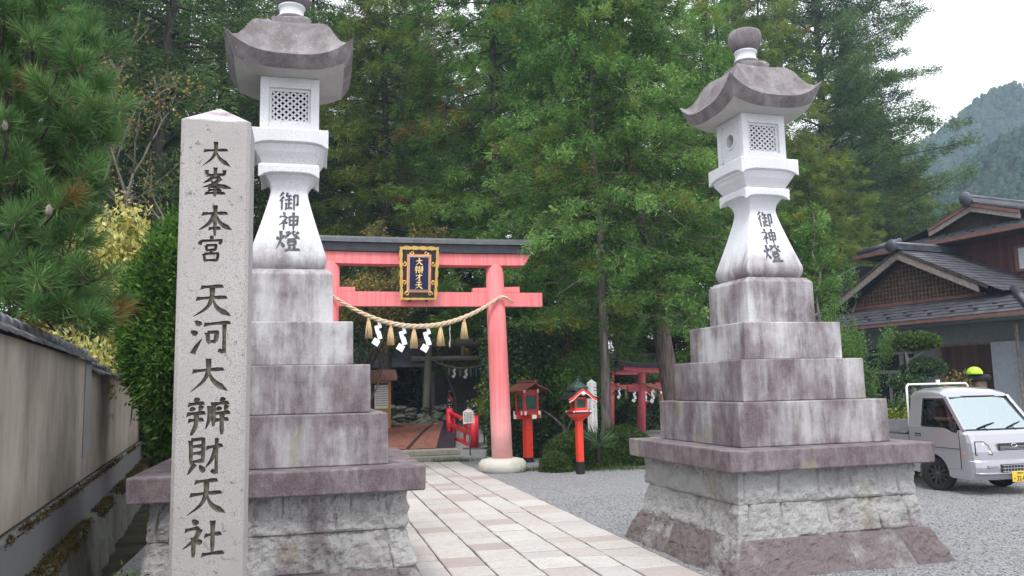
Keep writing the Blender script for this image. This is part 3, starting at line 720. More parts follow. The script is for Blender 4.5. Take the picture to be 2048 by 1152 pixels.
def stone_lantern(label, x, y, rz, seed):
    t = thing('stone_lantern', label, 'stone lantern', (x, y, 0), rz)
    rb = rubble(seed); ro_ = rb.build('rubble_base', 'stone_rough', t); ta = ro_.data.attributes.new('tint', 'FLOAT', 'FACE'); ta.data.foreach_set('value', rb.tint)
    def block(name, rings, mat, bev=.012):
        mb = MB(); mb.loft(rings); return mb.build(name, mat, t, bevel=bev)
    block('base_slab', [sq(1.225, 1.012), sq(1.231, 1.225)], 'stone_slab', .014)
    block('plinth_tier', [sq(.927, 1.227), sq(.925, 1.692)], 'stone_tier')
    block('plinth_tier', [sq(.777, 1.694), sq(.774, 2.145)], 'stone_tier')
    block('plinth_tier', [sq(.624, 2.147), sq(.622, 2.562)], 'stone_tier_top')
    block('plinth_tier', [sq(.437, 2.564), sq(.435, 3.045), sq(.385, 3.098)], 'stone_tier_top', .01)
    # waisted pedestal
    prof = [(.33, 3.10), (.352, 3.125), (.368, 3.165), (.372, 3.21), (.366, 3.25), (.352, 3.29), (.312, 3.42), (.262, 3.59), (.218, 3.75), (.193, 3.85), (.182, 3.91), (.180, 3.95), (.190, 4.00), (.215, 4.045), (.25, 4.08)]
    hf = lambda z: next((a[0]+(b[0]-a[0])*(z-a[1])/(b[1]-a[1]) for a, b in zip(prof, prof[1:]) if a[1] <= z <= b[1]), .3)
    mb = MB(); mb.loft([sq(h, z, .02) for h, z in prof], 0, True, True, True)
    ped = mb.build('pedestal', 'stone_ped', t)
    sm = ped.modifiers.new('edges', 'EDGE_SPLIT'); sm.split_angle = R(30)
    ins = MB()
    for ch, zc, w_, h_ in (('御', 3.815, .195, .205), ('神', 3.60, .20, .205), ('燈', 3.395, .235, .22)):
        def fn(gx, gy, k, zc=zc, w_=w_, h_=h_):
            z = zc+(.5-gy/100)*h_; return Vector(((gx/100-.5)*w_, -hf(z)-k, z))
        glyph_flat(ins, ch, fn, 12.5, .0004)
    ins.build('inscription', 'ink', ped)
    mb = MB(); mb.loft([sqring(.245, 4.078, 4.07), sqring(.298, 4.098, 4.035, p=5), sqring(.298, 4.155, 4.155), sqring(.290, 4.178, 4.178), sqring(.27, 4.187, 4.187)], 0, True, True, False)
    mb.build('pedestal_cap', 'stone_white', t, bevel=.006)
    mb = MB(); mb.loft([sqring(.262, 4.188), sqring(.29, 4.24), sqring(.325, 4.30), sqring(.352, 4.375, 4.352)], 0, True, True, False)
    mb.build('bowl', 'stone_white', t)
    mb = MB(); mb.loft([sqring(.350, 4.372, 4.345, p=5), sqring(.383, 4.392, 4.322, p=5), sqring(.383, 4.515), sqring(.376, 4.522)], 0, True, True, False)
    mb.build('platform', 'stone_white', t, bevel=.005)
    # fire box: four corner posts, sills and heads round a hollow, panels set back
    z0, z1, h = 4.524, 5.085, .290
    fb = MB(); pw = .085
    for sx in (-1, 1):
        for sy in (-1, 1): fb.box((sx*(h-pw/2), sy*(h-pw/2), (z0+z1)/2), (pw, pw, z1-z0))
    il = 2*(h-pw)
    for sgn in (-1, 1):
        fb.box((0, sgn*(h-.03), z0+.045), (il, .06, .09)); fb.box((0, sgn*(h-.03), z1-.055), (il, .06, .11))
        fb.box((sgn*(h-.03), 0, z0+.022), (.06, il, .044)); fb.box((sgn*(h-.03), 0, z1-.03), (.06, il, .06))
    box = fb.build('fire_box', 'stone_white', t, bevel=.004)
    for sgn in (-1, 1):
        lat = MB(); w_, hh = il, z1-z0-.20; zb = z0+.09
        for xx in (-1, 1): lat.box((xx*(w_/2-.014), -sgn*0+sgn*(h-.045), zb+hh/2), (.028, .03, hh))
        for zz in (0, 1): lat.box((0, sgn*(h-.045), zb+(.014 if zz == 0 else hh-.014)), (w_-.056, .03, .028))
        pl = MB(); petal_lattice(pl, w_-.058, hh-.058, 5, 5, 0, .018)
        lat.add([Vector((p[0], p[1]+sgn*(h-.05)-.009, p[2]+zb+.029)) for p in pl.v], pl.f)
        lat.build('lattice_window', 'stone_white', box)
        sp = MB()      # solid side panel with a raised ring round a hole
        ring_n = 32; cz = (z0+z1)/2+.01; hw, hz0, hz1 = il/2, z0+.044, z1-.06
        outer = []
        for k in range(ring_n):
            a = 2*math.pi*k/ring_n; c, s_ = math.cos(a), math.sin(a)
            f = min((hw/abs(c)) if abs(c) > 1e-6 else 9, ((hz1-cz)/s_) if s_ > 1e-6 else 9, ((cz-hz0)/-s_) if s_ < -1e-6 else 9)
            outer.append((c*f, cz+s_*f))
        X = h-.018
        def rr_(r_, x_): return [Vector((sgn*x_, r_*math.cos(2*math.pi*k/ring_n), cz+r_*math.sin(2*math.pi*k/ring_n))) for k in range(ring_n)]
        sp.loft([[Vector((sgn*X, a, b)) for a, b in outer], rr_(.108, X), rr_(.103, X+.016), rr_(.082, X+.016), rr_(.078, X-.09)], 0, True, False, False)
        sp.build('round_window_panel', 'stone_white', box)
    hol = MB(); hol.box((0, 0, (z0+z1)/2), (.30, .30, z1-z0-.02)); hol.build('chamber_shade_block', 'hole', box)  # solid near-black block paints the shade behind the lattice and round windows
    # roof
    rf = MB(); top = [(.20, 5.705, 5.705), (.27, 5.685, 5.70), (.335, 5.62, 5.672), (.395, 5.515, 5.605), (.445, 5.405, 5.505), (.50, 5.315, 5.425), (.555, 5.245, 5.39), (.618, 5.205, 5.43)]
    rings = [sqring(.53, 5.086, 5.185, 16, 3.0)]+[sqring(h_, zm, zd, 16, 3.0) for h_, zm, zd in reversed(top)]
    rf.loft(rings, 0, True, False, True); rf.loft([rings[-1], [Vector((0, 0, 5.70))]*len(rings[-1])], 0, True, False, True); rf.loft([sqring(.28, 5.086, 5.086, 16), sqring(.53, 5.086, 5.185, 16, 3.0)], 1, True, False, True)
    ro = rf.build('roof', ['stone_roof', 'stone_under'], t); sm = ro.modifiers.new('edges', 'EDGE_SPLIT'); sm.split_angle = R(38)
    cp = MB(); cp.loft([sq(.196, 5.703), sq(.196, 5.775), sq(.17, 5.815, .05), sq(.14, 5.845, .12)], 0, True, True, False); cp.build('roof_cap', 'stone_roof', ro, bevel=.006)
    fn_ = MB(); fn_.lathe([(.15, 5.84), (.142, 5.862), (.128, 5.875), (.124, 5.90), (.128, 5.945), (.140, 5.958), (.140, 5.975), (.122, 5.985)], n=28)
    fn_.build('finial_neck', 'stone_white', ro)
    fb2 = MB(); pr = [(.115, 5.983), (.145, 5.998), (.172, 6.03), (.194, 6.085), (.203, 6.14), (.198, 6.19), (.18, 6.225), (.14, 6.245), (.06, 6.25), (.01, 6.251)]
    rings = [[Vector((r_*(1+.012*math.cos(8*a)), 0, z)) for a in ()] for r_, z in ()]
    n = 48
    for r_, z in pr: rings.append([Vector((r_*(1+.014*abs(math.cos(4*2*math.pi*i/n)))*math.cos(2*math.pi*i/n), r_*(1+.014*abs(math.cos(4*2*math.pi*i/n)))*math.sin(2*math.pi*i/n), z)) for i in range(n)])
    fb2.loft(rings, 0, True, True, True); fb2.build('finial_jewel', 'stone_roof', ro)
    return t
stone_lantern('tall tiered stone lantern partly hidden behind the inscribed stone pillar', -.215, 8.551, 0, 1)
stone_lantern('tall tiered stone lantern right of the path with its round side window in view', 5.231, 8.666, .0316, 5)

# ------------------------------------------------------------------ inscribed stone pillar
def stone_marker():
    Y0 = 5.2; a = at(333, 1152, Y0); b = at(487, 1152, Y0)
    x0 = at(362, 240, Y0).x; x1 = at(501.5, 247, Y0).x; ztop = at(432, 243, Y0).z; cx = (x0+x1)/2; hw = (x1-x0)/2
    t = thing('stone_marker', 'tall square stone pillar carved with a column of large characters', 'stone pillar', (cx, Y0+hw, 0))
    mb = MB(); c = .022
    oct_ = lambda z, k=1: [Vector((x*k, y*k, z)) for x, y in ((-hw+c, -hw), (hw-c, -hw), (hw, -hw+c), (hw, hw-c), (hw-c, hw), (-hw+c, hw), (-hw, hw-c), (-hw, -hw+c))]
    mb.loft([oct_(-.05), oct_(ztop)])
    sh = mb.build('shaft', ['stone_pillar', 'carve'], t)
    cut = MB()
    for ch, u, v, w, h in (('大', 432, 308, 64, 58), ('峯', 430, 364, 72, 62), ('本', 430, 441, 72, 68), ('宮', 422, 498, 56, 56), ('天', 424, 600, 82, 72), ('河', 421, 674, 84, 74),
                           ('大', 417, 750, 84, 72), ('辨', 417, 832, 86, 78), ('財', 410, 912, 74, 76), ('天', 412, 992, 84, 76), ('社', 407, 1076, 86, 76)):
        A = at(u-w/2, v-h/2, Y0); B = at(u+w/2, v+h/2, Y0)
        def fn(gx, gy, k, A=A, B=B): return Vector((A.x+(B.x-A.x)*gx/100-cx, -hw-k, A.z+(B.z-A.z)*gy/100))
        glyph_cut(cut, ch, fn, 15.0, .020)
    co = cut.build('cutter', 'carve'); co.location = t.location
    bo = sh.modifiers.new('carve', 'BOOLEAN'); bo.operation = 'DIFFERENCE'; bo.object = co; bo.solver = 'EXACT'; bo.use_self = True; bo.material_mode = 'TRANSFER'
    bpy.context.view_layer.update()
    dg = bpy.context.evaluated_depsgraph_get(); me = bpy.data.meshes.new_from_object(sh.evaluated_get(dg))
    sh.modifiers.clear(); sh.data = me; bpy.data.objects.remove(co)
    print('carved pillar faces', len(me.polygons), [m_.name for m_ in me.materials])
    cp = MB(); cp.loft([oct_(ztop+.001), oct_(ztop+.012), [Vector((0, 0, ztop+.155))]*8]); cp.build('cap', 'stone_cap', t)
stone_marker()

# ------------------------------------------------------------------ roofed plaster wall on a stone footing
def plaster_wall():
    d = Vector((-.113, .9936, 0)).normalized(); n = Vector((d.y, -d.x, 0)); o = Vector((-1.92, 5.8, 0))
    Pn = lambda s_, q, z: o + d*s_ + n*q + Vector((0, 0, z))       # q>0 towards the path
    t = thing('plaster_wall', 'long tan plaster wall with grey tile coping on a concrete footing, left edge of the view', 'wall', o)
    segs = [(-5.2, 4.45, 2.39, -.010), (4.45, 16, 2.28, -.010)]
    for s0, s1, zt, sl_ in segs:
        mb = MB(); zb = 1.0
        rings = [[Pn(s_, 0, zb), Pn(s_, 0, zt+sl_*max(0, s_)-.05), Pn(s_, -.16, zt+sl_*max(0, s_)-.05), Pn(s_, -.16, zb)] for s_ in (s0, s1)]
        mb.loft(rings); mb.build('plaster_panel', 'plaster', t, world=True, bevel=.008)
        ct = MB(); k = 0; s_ = s0; rr = random.Random(4)
        while s_ < s1-.02:
            e = min(s1, s_+.30); z = zt+sl_*max(0, s_)+rr.uniform(-.004, .004)
            for q0, q1, za, zb_ in ((.07, -.08, -.055, .035), (-.08, -.24, .035, -.055)):
                nn = 5; rings = []
                for ss in (s_+.004, e-.002):
                    lift = .012 if ss < s_+.1 else 0
                    prof = [(q0+(q1-q0)*i/nn, z+za+(zb_-za)*i/nn) for i in range(nn+1)]
                    rings.append([Pn(ss, q, zz+lift) for q, zz in prof]+[Pn(ss, q, zz+lift-.028) for q, zz in reversed(prof)])
                ct.loft(rings)
            ct.lathe([(.045, 0), (.045, e-s_-.006)], n=10, M4=None, c=(0, 0, 0)) if False else ct.tube([Pn(s_+.003, -.08, z+.045), Pn(e-.004, -.08, z+.038)], [.05, .044], 10)
            s_ = e
        ct.build('tile_coping', 'tile_grey', t, world=True)
    mb = MB(); mb.loft([[Pn(s_, .012, .98), Pn(s_, .05, .965), Pn(s_, .055, .55), Pn(s_, -.2, .55), Pn(s_, -.2, .98)] for s_ in (-5.2, 16)]); mb.build('concrete_footing', 'cement', t, world=True)
    mb = MB(); rr = random.Random(2); N_ = 160
    rings = [[Pn(s_, .0, .985), Pn(s_, .03+.02*vnoise((s_*3, 0, 0)), 1.0+.012*vnoise((s_*6, 3, 0))), Pn(s_, .062+.02*vnoise((s_*4, 9, 0)), .968), Pn(s_, .05, .955)] for s_ in np.linspace(-5.2, 12, N_)]
    mb.loft(rings, 0, True, True, True); mb.build('ledge', 'cement', t, world=True)
    def moss(par, q, z, w, n, s1):
        lv = Leaves(); ss = RNG.uniform(-5, s1, n); keep = np.array([vnoise((s_*.9, q*9, 2))+.25*vnoise((s_*5, 1, 1)) for s_ in ss]) > -.28; ss = ss[keep]
        C = np.array([tuple(Pn(s_, q+w*RNG.normal(), z+.012*RNG.normal())-Vector(par.location)) for s_ in ss]); lv.blades(C, np.tile([[0, 0, 1.]], (len(C), 1)), 9, .020, .008, 1.0, .009); lv.build('moss', 'leaf_moss', par)
    moss(t, .052, .966, .006, 1700, 11)
    pl = MB(); pl.loft([[Pn(3.98, .012, z), Pn(4.42, .012, z), Pn(4.42, 0, z), Pn(3.98, 0, z)] for z in (1.25, 2.30)]); pl.build('pilaster', 'cement_light', t, world=True, bevel=.01)
    # stone retaining footing
    r = thing('retaining_wall', 'mossy dark stone retaining wall under the plaster wall, beside the ditch', 'retaining wall', o)
    mb = MB(); rings = []
    for s_ in np.linspace(-4, 15, 230):
        ring = []
        for i, (q, z) in enumerate(((-.15, .60), (.06, .605), (.13, .615), (.15, .57), (.17, .45), (.19, .3), (.2, .1), (.22, -.05), (-.15, -.05))):
            k = 0 if i in (0, 8) else .035
            P = Pn(s_, q, z); jj = abs(((s_*1.9) % 1)-.5)*2
            ring.append(P+n*(k*vnoise(P*3.2, 4)+k*.6*vnoise(P*11, 5)-(.03 if jj > .92 and i > 2 else 0))+Vector((0, 0, k*.5*vnoise(P*6, 7))))
        rings.append(ring)
    mb.loft(rings, 0, True, True, False); mb.build('stonework', 'rock', r, world=True)
    moss(r, .11, .605, .03, 5200, 12); moss(r, .155, .55, .015, 2500, 12)
plaster_wall()
# ------------------------------------------------------------------ ropes with tassels and paper streamers
def streamer(mb, P, H, w, ang, mi=0):
    c, s_ = math.cos(ang), math.sin(ang); x, z = 0, 0
    pcs = [(0, 0, .16, .24), (-.16, -.20, .22, .26), (-.02, -.44, .27, .26), (-.20, -.68, .36, .34)]
    for i, (px, pz, pw, ph) in enumerate(pcs):
        sh_ = (.14, .14, .14, .16)[i]
        q = [(px-pw/2, pz), (px+pw/2+.02, pz+.05), (px+pw/2+sh_, pz-ph), (px-pw/2+sh_-.02, pz-ph-.05)]
        if i == 3: q = [(px-pw*.1, pz+.03), (px+pw*.9, pz-.12), (px+pw*.35, pz-ph-.02), (px-pw*.7, pz-ph+.14)]
        yo = (i % 2)*.008
        mb.prism([Vector(P)+Vector((a*w*c, a*w*s_+yo, b*H)) for a, b in q], (.0, .003, 0), mi)
def tassel(mb, P, H, r, seed):
    rr = random.Random(seed); n = 18; P = Vector(P)
    mb.lathe([(r*.2, .04), (r*.32, 0), (r*.36, -.03), (r*.3, -.10*H), (r*.42, -.14*H)], P, 12)
    for k in range(60):
        a = rr.uniform(0, 6.28); f = math.sqrt(rr.random())
        top = P+Vector((math.cos(a)*r*.32*f, math.sin(a)*r*.32*f, -.11*H)); bot = P+Vector((math.cos(a)*r*f*rr.uniform(.85, 1.05), math.sin(a)*r*f, -H*rr.uniform(.95, 1.02)))
        mb.tube([top, top.lerp(bot, .5)+Vector((math.cos(a), math.sin(a), 0))*r*.08*f, bot], [r*.09, r*.11, r*.085], 5)
def straw_rope(label, pts, rad, tails, tass, strm, mat, tsz, ssz, group=None, twist=3.3, tr=.092, sw=.30):
    """pts: sagging centre line; tass/strm: fractions along x"""
    P0 = Vector(pts[0]); t = thing('straw_rope', label, 'straw rope', P0, 0, group)
    n = 140; cl = []
    A, B, zl = Vector(pts[0]), Vector(pts[2]), pts[1][2]
    for i in range(n+1):
        f = i/n; p = A.lerp(B, f); p.z = A.z*(1-f)+B.z*f-((A.z+B.z)/2-zl)*4*f*(1-f); cl.append(p)
    cl = cl + [Vector(q) for q in tails]
    mb = MB(); m_ = len(cl)
    for k in range(3):
        pp, rd = [], []
        for i, p in enumerate(cl):
            d = (cl[min(i+1, m_-1)]-cl[max(i-1, 0)]).normalized(); sd = d.cross(Vector((0, 1, 0))).normalized(); u = sd.cross(d)
            f = i/(m_-1); r_ = rad*(.55+.45*math.sin(math.pi*min(1, max(0, f)))**.7); a = 2*math.pi*(twist*f*3+k/3)
            pp.append(p+(sd*math.cos(a)+u*math.sin(a))*r_*.62); rd.append(r_*.60)
        mb.tube(pp, rd, 7)
    mb.build('twisted_rope', mat, t, world=True)
    zx = lambda f: cl[int(round(f*n))]
    for i, f in enumerate(tass):
        mb = MB(); tassel(mb, zx(f)-Vector((0, 0, rad*.8)), tsz, tr, i); mb.build('tassel', 'straw' if mat == 'rope' else mat, t, world=True)
    for i, (f, a) in enumerate(strm):
        mb = MB(); streamer(mb, zx(f)+Vector((0, -.0, -rad*.8)), ssz, sw, a); mb.build('paper_streamer', 'paper', t, world=True)
    return t

# ------------------------------------------------------------------ the great pink gate
def great_gate():
    X, Y = 2.32, 18.4
    t = thing('torii_gate', 'large faded pink shrine gate with black topped lintel spanning the path', 'gate', (X, Y, 0))
    for s_ in (-1, 1):
        mb = MB(); mb.tube([(X+s_*1.985, Y, .2), (X+s_*1.965, Y, 1.0), (X+s_*1.925, Y, 2.8), (X+s_*1.875, Y, 4.76)], [.238, .236, .225, .206], 40)
        c = mb.build('column', 'pink', t, world=True)
        f = MB(); f.lathe([(.50, -.03), (.545, .05), (.56, .12), (.545, .2), (.48, .27), (.36, .30), (.2, .305)], (X+s_*1.985, Y, 0), 40); f.build('foot_stone', 'foot_stone', t, world=True)
    mb = MB(); mb.box((X, Y, 3.935), (6.02, .17, .33)); mb.build('tie_beam', 'pink', t, world=True, bevel=.008)
    for s_ in (-1, 1):
        w = MB(); xc = X+s_*1.90
        w.loft([[Vector((xc-.56, Y+q, 4.102)), Vector((xc-.56, Y+q, 4.20)), Vector((xc+.56, Y+q, 4.24 if s_ > 0 else 4.2)), Vector((xc+.56, Y+q, 4.102))] for q in (-.085, .085)]); w.build('wedge', 'pink', t, world=True, bevel=.005)
    def curved(x0, x1, z0, z1, dy, n=24, up=.02, slant=0, roofed=False):
        rings = []
        for i in range(n+1):
            f = i/n; x = x0+(x1-x0)*f; e = abs(2*f-1); lift = up*max(0, e-.35)**2/.42
            sl_ = slant*(2*f-1) if i in (0, n) else slant*(2*f-1)*e
            if roofed: ring = [(x, Y-dy, z0+lift), (x, Y+dy, z0+lift), (x+sl_, Y+dy, z1-.05+lift), (x+sl_, Y, z1+.05+lift), (x+sl_, Y-dy, z1-.05+lift)]
            else: ring = [(x, Y-dy, z0+lift), (x, Y+dy, z0+lift), (x+sl_, Y+dy, z1+lift), (x+sl_, Y-dy, z1+lift)]
            rings.append([Vector(p) for p in ring])
        return rings
    mb = MB(); mb.loft(curved(X-2.56, X+2.56, 4.712, 4.985, .19, slant=.16)); mb.build('lower_lintel', 'pink', t, world=True, bevel=.008)
    mb = MB(); mb.loft(curved(X-2.72, X+2.72, 4.988, 5.185, .25, slant=.08)); mb.build('upper_lintel', 'black_beam', t, world=True, bevel=.006)
    mb = MB(); mb.loft(curved(X-2.80, X+2.80, 5.188, 5.32, .31, slant=.03, roofed=True)); mb.build('lintel_capping', 'beam_top', t, world=True)
    # name plaque
    q = thing('gate_plaque', 'gold framed dark blue plaque with gilt characters hanging under the gate lintel', 'plaque', (X+.05, 18.05, 4.49), 0)
    rot = Matrix.Rotation(R(11), 3, 'X')        # leans out at the top
    Q = lambda x, z, k: rot @ Vector((x, -k, z))
    def slab(name, x0, x1, z0, z1, k0, k1, mat, par=q, bev=.004):
        b = MB(); b.loft([[Q(x0, z0, k), Q(x1, z0, k), Q(x1, z1, k), Q(x0, z1, k)] for k in (k0, k1)]); return b.build(name, mat, par, bevel=bev)
    slab('back_board', -.40, .40, -.56, .56, -.03, .03, 'black')
    fr = slab('border', -.275, .275, -.43, .43, .03, .055, 'orange_line')
    slab('border_line', -.255, .255, -.41, .41, .055, .06, 'cream_line', fr, 0); slab('border_line', -.24, .24, -.395, .395, .06, .066, 'red_dull', fr, 0); slab('border_line', -.228, .228, -.382, .382, .066, .071, 'cream_line', fr, 0)
    pn = slab('panel', -.212, .212, -.366, .366, .071, .077, 'navy', q, 0)
    tx = MB()
    for ch, zc in (('大', .262), ('辯', .085), ('才', -.085), ('天', -.262)):
        glyph_flat(tx, ch, lambda gx, gy, k, zc=zc: Q((gx/100-.5)*.185, zc+(.5-gy/100)*.178, .077+k), 13)
    tx.build('lettering', 'goldink', pn)
    gf = MB(); rr = random.Random(1)
    def edge(a, b, segn, wv):                   # scalloped gilt edging
        a, b = Vector(a), Vector(b); d = (b-a)/segn; nr = Vector((-(b-a).z, 0, (b-a).x)).normalized()
        for i in range(segn):
            p, r_ = a+d*i, a+d*(i+1); poly = []
            for k in range(9):
                f = k/8; poly.append(p.lerp(r_, f)+nr*wv*(.35+.65*math.sin(math.pi*f)**.6))
            inner = [p.lerp(r_, 1-k/8)-nr*wv*(.75+.35*math.sin(math.pi*k/8)) for k in range(9)]
            rings = [[Q(v_.x, v_.z, kk) for v_ in poly+inner] for kk in (-.035, .075)]
            gf.loft(rings)
    edge((-.36, 0, .57), (.36, 0, .57), 4, .042); edge((.415, 0, .52), (.385, 0, -.53), 5, .036); edge((.34, 0, -.575), (-.34, 0, -.575), 4, .024); edge((-.385, 0, -.53), (-.415, 0, .52), 5, .036)
    for cx, cz, w in ((-.41, .57, .06), (.41, .57, .06), (-.385, -.57, .042), (.385, -.57, .042)):
        sx, sz = math.copysign(1, cx), math.copysign(1, cz); gf.loft([[Q(cx+sx*.03, cz+sz*.025, k), Q(cx-sx*w*1.6, cz+sz*.01, k), Q(cx-sx*w*1.4, cz-sz*w*.55, k), Q(cx-sx*w*.55, cz-sz*w*.6, k), Q(cx-sx*w*.4, cz-sz*w*1.6, k), Q(cx+sx*.005, cz-sz*w*1.7, k)] for k in (-.035, .078)])
    for cx, cz, rr_, a0, sg in ((-.26, -.46, .055, 200, -1), (.26, -.46, .055, -20, 1), (-.33, .2, .05, 90, -1), (.33, .2, .05, 90, 1), (-.33, -.2, .05, 270, 1), (.33, -.2, .05, 270, -1), (-.16, .46, .05, 180, 1), (.16, .46, .05, 0, -1)):
        pts = []
        for k in range(15):
            a = R(a0)+sg*R(k*28); r_ = rr_*(1-k/20); pts.append(Q(cx+r_*math.cos(a), cz+r_*math.sin(a), .05))
        gf.tube(pts, [.017*(1-k/24) for k in range(15)], 6)
    gf.build('gilt_edging', 'gold', q)
    for s_ in (-1, 1):
        h = MB(); h.box(Q(s_*.19, -.6, .0), (.05, .12, .07)); h.build('hanger', 'black_matt', q)
    yr = Y-.27
    fx = lambda u: (at(u, 650, yr).x-.45)/(4.25-.45)
    straw_rope('thick pale straw rope with tassels and zigzag paper streamers slung across the large pink gate', [(.45, yr, 4.0), (2.3, yr, 3.30), (4.25, yr, 3.97)], .05,
               [(4.33, yr+.02, 3.985), (4.42, yr+.03, 3.96), (4.5, yr+.04, 3.91), (4.57, yr+.05, 3.85)], [fx(u) for u in (736, 782, 829, 880, 928)], [(fx(757), .3), (fx(805), .15), (fx(855), -.15), (fx(901), 1.25)], 'rope', .45, .54, sw=.37)
great_gate()

# ------------------------------------------------------------------ small pink gates on the right
def small_gate(label, X, Y, half, zt, r, rz, z0=0):
    t = thing('torii_gate', label, 'gate', (X, Y, z0), rz, 'small pink gates in a row')
    for s_ in (-1, 1):
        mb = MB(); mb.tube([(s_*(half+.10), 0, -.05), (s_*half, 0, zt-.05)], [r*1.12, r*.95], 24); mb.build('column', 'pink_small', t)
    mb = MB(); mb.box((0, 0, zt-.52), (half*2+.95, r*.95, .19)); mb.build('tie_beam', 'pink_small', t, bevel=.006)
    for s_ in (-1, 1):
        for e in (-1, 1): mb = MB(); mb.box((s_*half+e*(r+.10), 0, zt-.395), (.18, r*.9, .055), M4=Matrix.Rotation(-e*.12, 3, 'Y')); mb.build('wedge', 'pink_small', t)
    def cv(x1, za, zb, dy, roof=False):
        rings = []
        for i in range(17):
            f = i/8-1; lift = .10*abs(f)**2.5; x = x1*f; ring = [(x, -dy, za+lift), (x, dy, za+lift), (x, dy, zb+lift), (x, -dy, zb+lift)]
            if roof: ring = ring[:3]+[(x, 0, zb+.06+lift)]+ring[3:]
            rings.append([Vector(p) for p in ring])
        return rings
    mb = MB(); mb.loft(cv(half+.62, zt-.05, zt+.10, r*.95)); mb.build('lower_lintel', 'pink_small', t, bevel=.005)
    mb = MB(); mb.loft(cv(half+.82, zt+.103, zt+.20, r*1.5, True)); mb.build('upper_lintel', 'black_beam', t)
    return t
small_gate('nearer small pink gate with a thick straw rope, half hidden behind the right stone lantern', 10.72, 23.4, .80, 2.30, .125, 0)
small_gate('farther small pink gate behind the thin tree trunk, its thin rope tied round the post', 12.10, 29.0, 1.02, 2.33, .105, 0)
straw_rope('short straw rope with large tassels and streamers on the nearer small pink gate', [(9.84, 23.22, 1.96), (10.7, 23.2, 1.72), (11.6, 23.22, 1.96)], .042, [], [.32, .66, .9], [(.2, .3), (.46, -.2), (.78, .2)], 'rope_old', .42, .44, None, 2.5, .075, .3)
straw_rope('thin straw rope with small streamers on the farther small pink gate', [(11.0, 28.86, 1.98), (12.1, 28.84, 1.68), (13.2, 28.86, 1.98)], .03, [], [.26, .5, .8], [(.14, .3), (.42, -.2), (.62, .2), (.9, .2)], 'rope_old', .36, .42, None, 3, .06, .28)

# ------------------------------------------------------------------ grey concrete gate beyond the bridge
def concrete_gate():
    Y = 33; X = at(926, 700, Y).x; zb = .38
    t = thing('torii_gate', 'plain grey concrete gate of round posts beyond the red bridge', 'gate', (X, Y, zb))
    hl = X-at(850, 853, Y).x; ht = X-at(858, 700, Y).x
    for s_ in (-1, 1):
        mb = MB(); mb.tube([(X+s_*hl, Y, zb-.2), (X+s_*ht, Y, 3.72)], [.165, .135], 24); mb.build('column', 'concrete_torii', t, world=True)
    mb = MB(); mb.tube([(at(813, 683, Y).x, Y, 3.79), (X, Y, 3.79), (2*X-at(813, 683, Y).x, Y, 3.79)], .17, 24); mb.build('lintel', 'concrete_torii', t, world=True)
    mb = MB(); mb.tube([(at(823, 717, Y).x, Y, 3.13), (X, Y, 3.13), (2*X-at(823, 717, Y).x, Y, 3.13)], .105, 20); mb.build('tie_beam', 'concrete_torii', t, world=True)
    mb = MB(); mb.tube([(X, Y, 3.2), (X, Y, 3.7)], .09, 16); mb.build('strut', 'concrete_torii', t, world=True)
    straw_rope('thin old straw rope with small tassels and streamers on the grey concrete gate', [(X-ht+.0, Y-.2, 3.12), (X, Y-.22, 2.72), (X+ht, Y-.2, 3.12)], .032, [], [.28, .44, .60, .76], [(.36, .3), (.53, .1), (.68, 1.2), (.85, .9)], 'rope_old', .34, .40, None, 3, .055, .3)
concrete_gate()

# ------------------------------------------------------------------ steps, bridge, railing
def box_thing(name, label, cat, c, d, mat, bev=.015, rz=0, group=None):
    mb = MB(); mb.box((0, 0, d[2]/2), d); o = mb.build(name, mat, None, bevel=bev); o.location = c; o.rotation_euler = (0, 0, rz); return tag(o, label, cat, group)
box_thing('stone_step', 'lower long stone step at the end of the paved path', 'step', (2.75, 21.85, 0), (2.42, .9, .145), 'step', .02)
box_thing('stone_step', 'upper long stone step in front of the patterned mat', 'step', (2.74, 22.25, .147), (2.36, 1.0, .14), 'step', .02)
BD = lambda f, w: Vector((2.75+1.75*f+w, 22.3+9.5*f, .30+.26*math.sin(min(1, f)*1.75)))
def deck(name, w0, w1, dz, mat, th=.03):
    mb = MB(); mb.loft([[BD(f, w0)+Vector((0, 0, dz)), BD(f, w1)+Vector((0, 0, dz)), BD(f, w1)+Vector((0, 0, dz-th)), BD(f, w0)+Vector((0, 0, dz-th))] for f in np.linspace(0, 1, 14)]); return mb
o = deck('bridge_deck', -1.5, 1.12, 0, 'mat_dark', .2).build('bridge_deck', 'mat_dark'); tag(o, 'gently arched bridge deck covered in dark matting', 'bridge')
o = deck('floor_mat', -1.3, .62, .012, 'mat_red', .01).build('floor_mat', 'mat_red'); tag(o, 'red brown patterned mat laid over the bridge', 'mat')
mb = MB()
for f0, f1, w0, w1 in ((.05, .9, -.15, .25),):
    mb.loft([[BD(f, w0+(w1-w0)*f-.05)+Vector((0, 0, .02)), BD(f, w0+(w1-w0)*f+.05)+Vector((0, 0, .02)), BD(f, w0+(w1-w0)*f+.05)+Vector((0, 0, .0125)), BD(f, w0+(w1-w0)*f-.05)+Vector((0, 0, .0125))] for f in np.linspace(0, .9, 12)])
tag(mb.build('mat_strip', 'mat_dark'), 'narrow dark strip running along the red brown mat', 'mat strip')
def rail_post(mb, mc, x, y, z0, z1, r):
    mb.lathe([(r, z0), (r, z1-.30)], (x, y, 0), 20)
    mc.lathe([(r*1.06, z1-.30), (r*1.06, z1-.27), (r*1.0, z1-.268), (r*1.0, z1-.21), (r*1.05, z1-.205), (r*1.05, z1-.18), (r*.8, z1-.17), (r*.55, z1-.155), (r*.5, z1-.15), (r*.72, z1-.13), (r*.86, z1-.09), (r*.8, z1-.05), (r*.5, z1-.015), (r*.12, z1+.01), (.005, z1+.02)], (x, y, 0), 20)
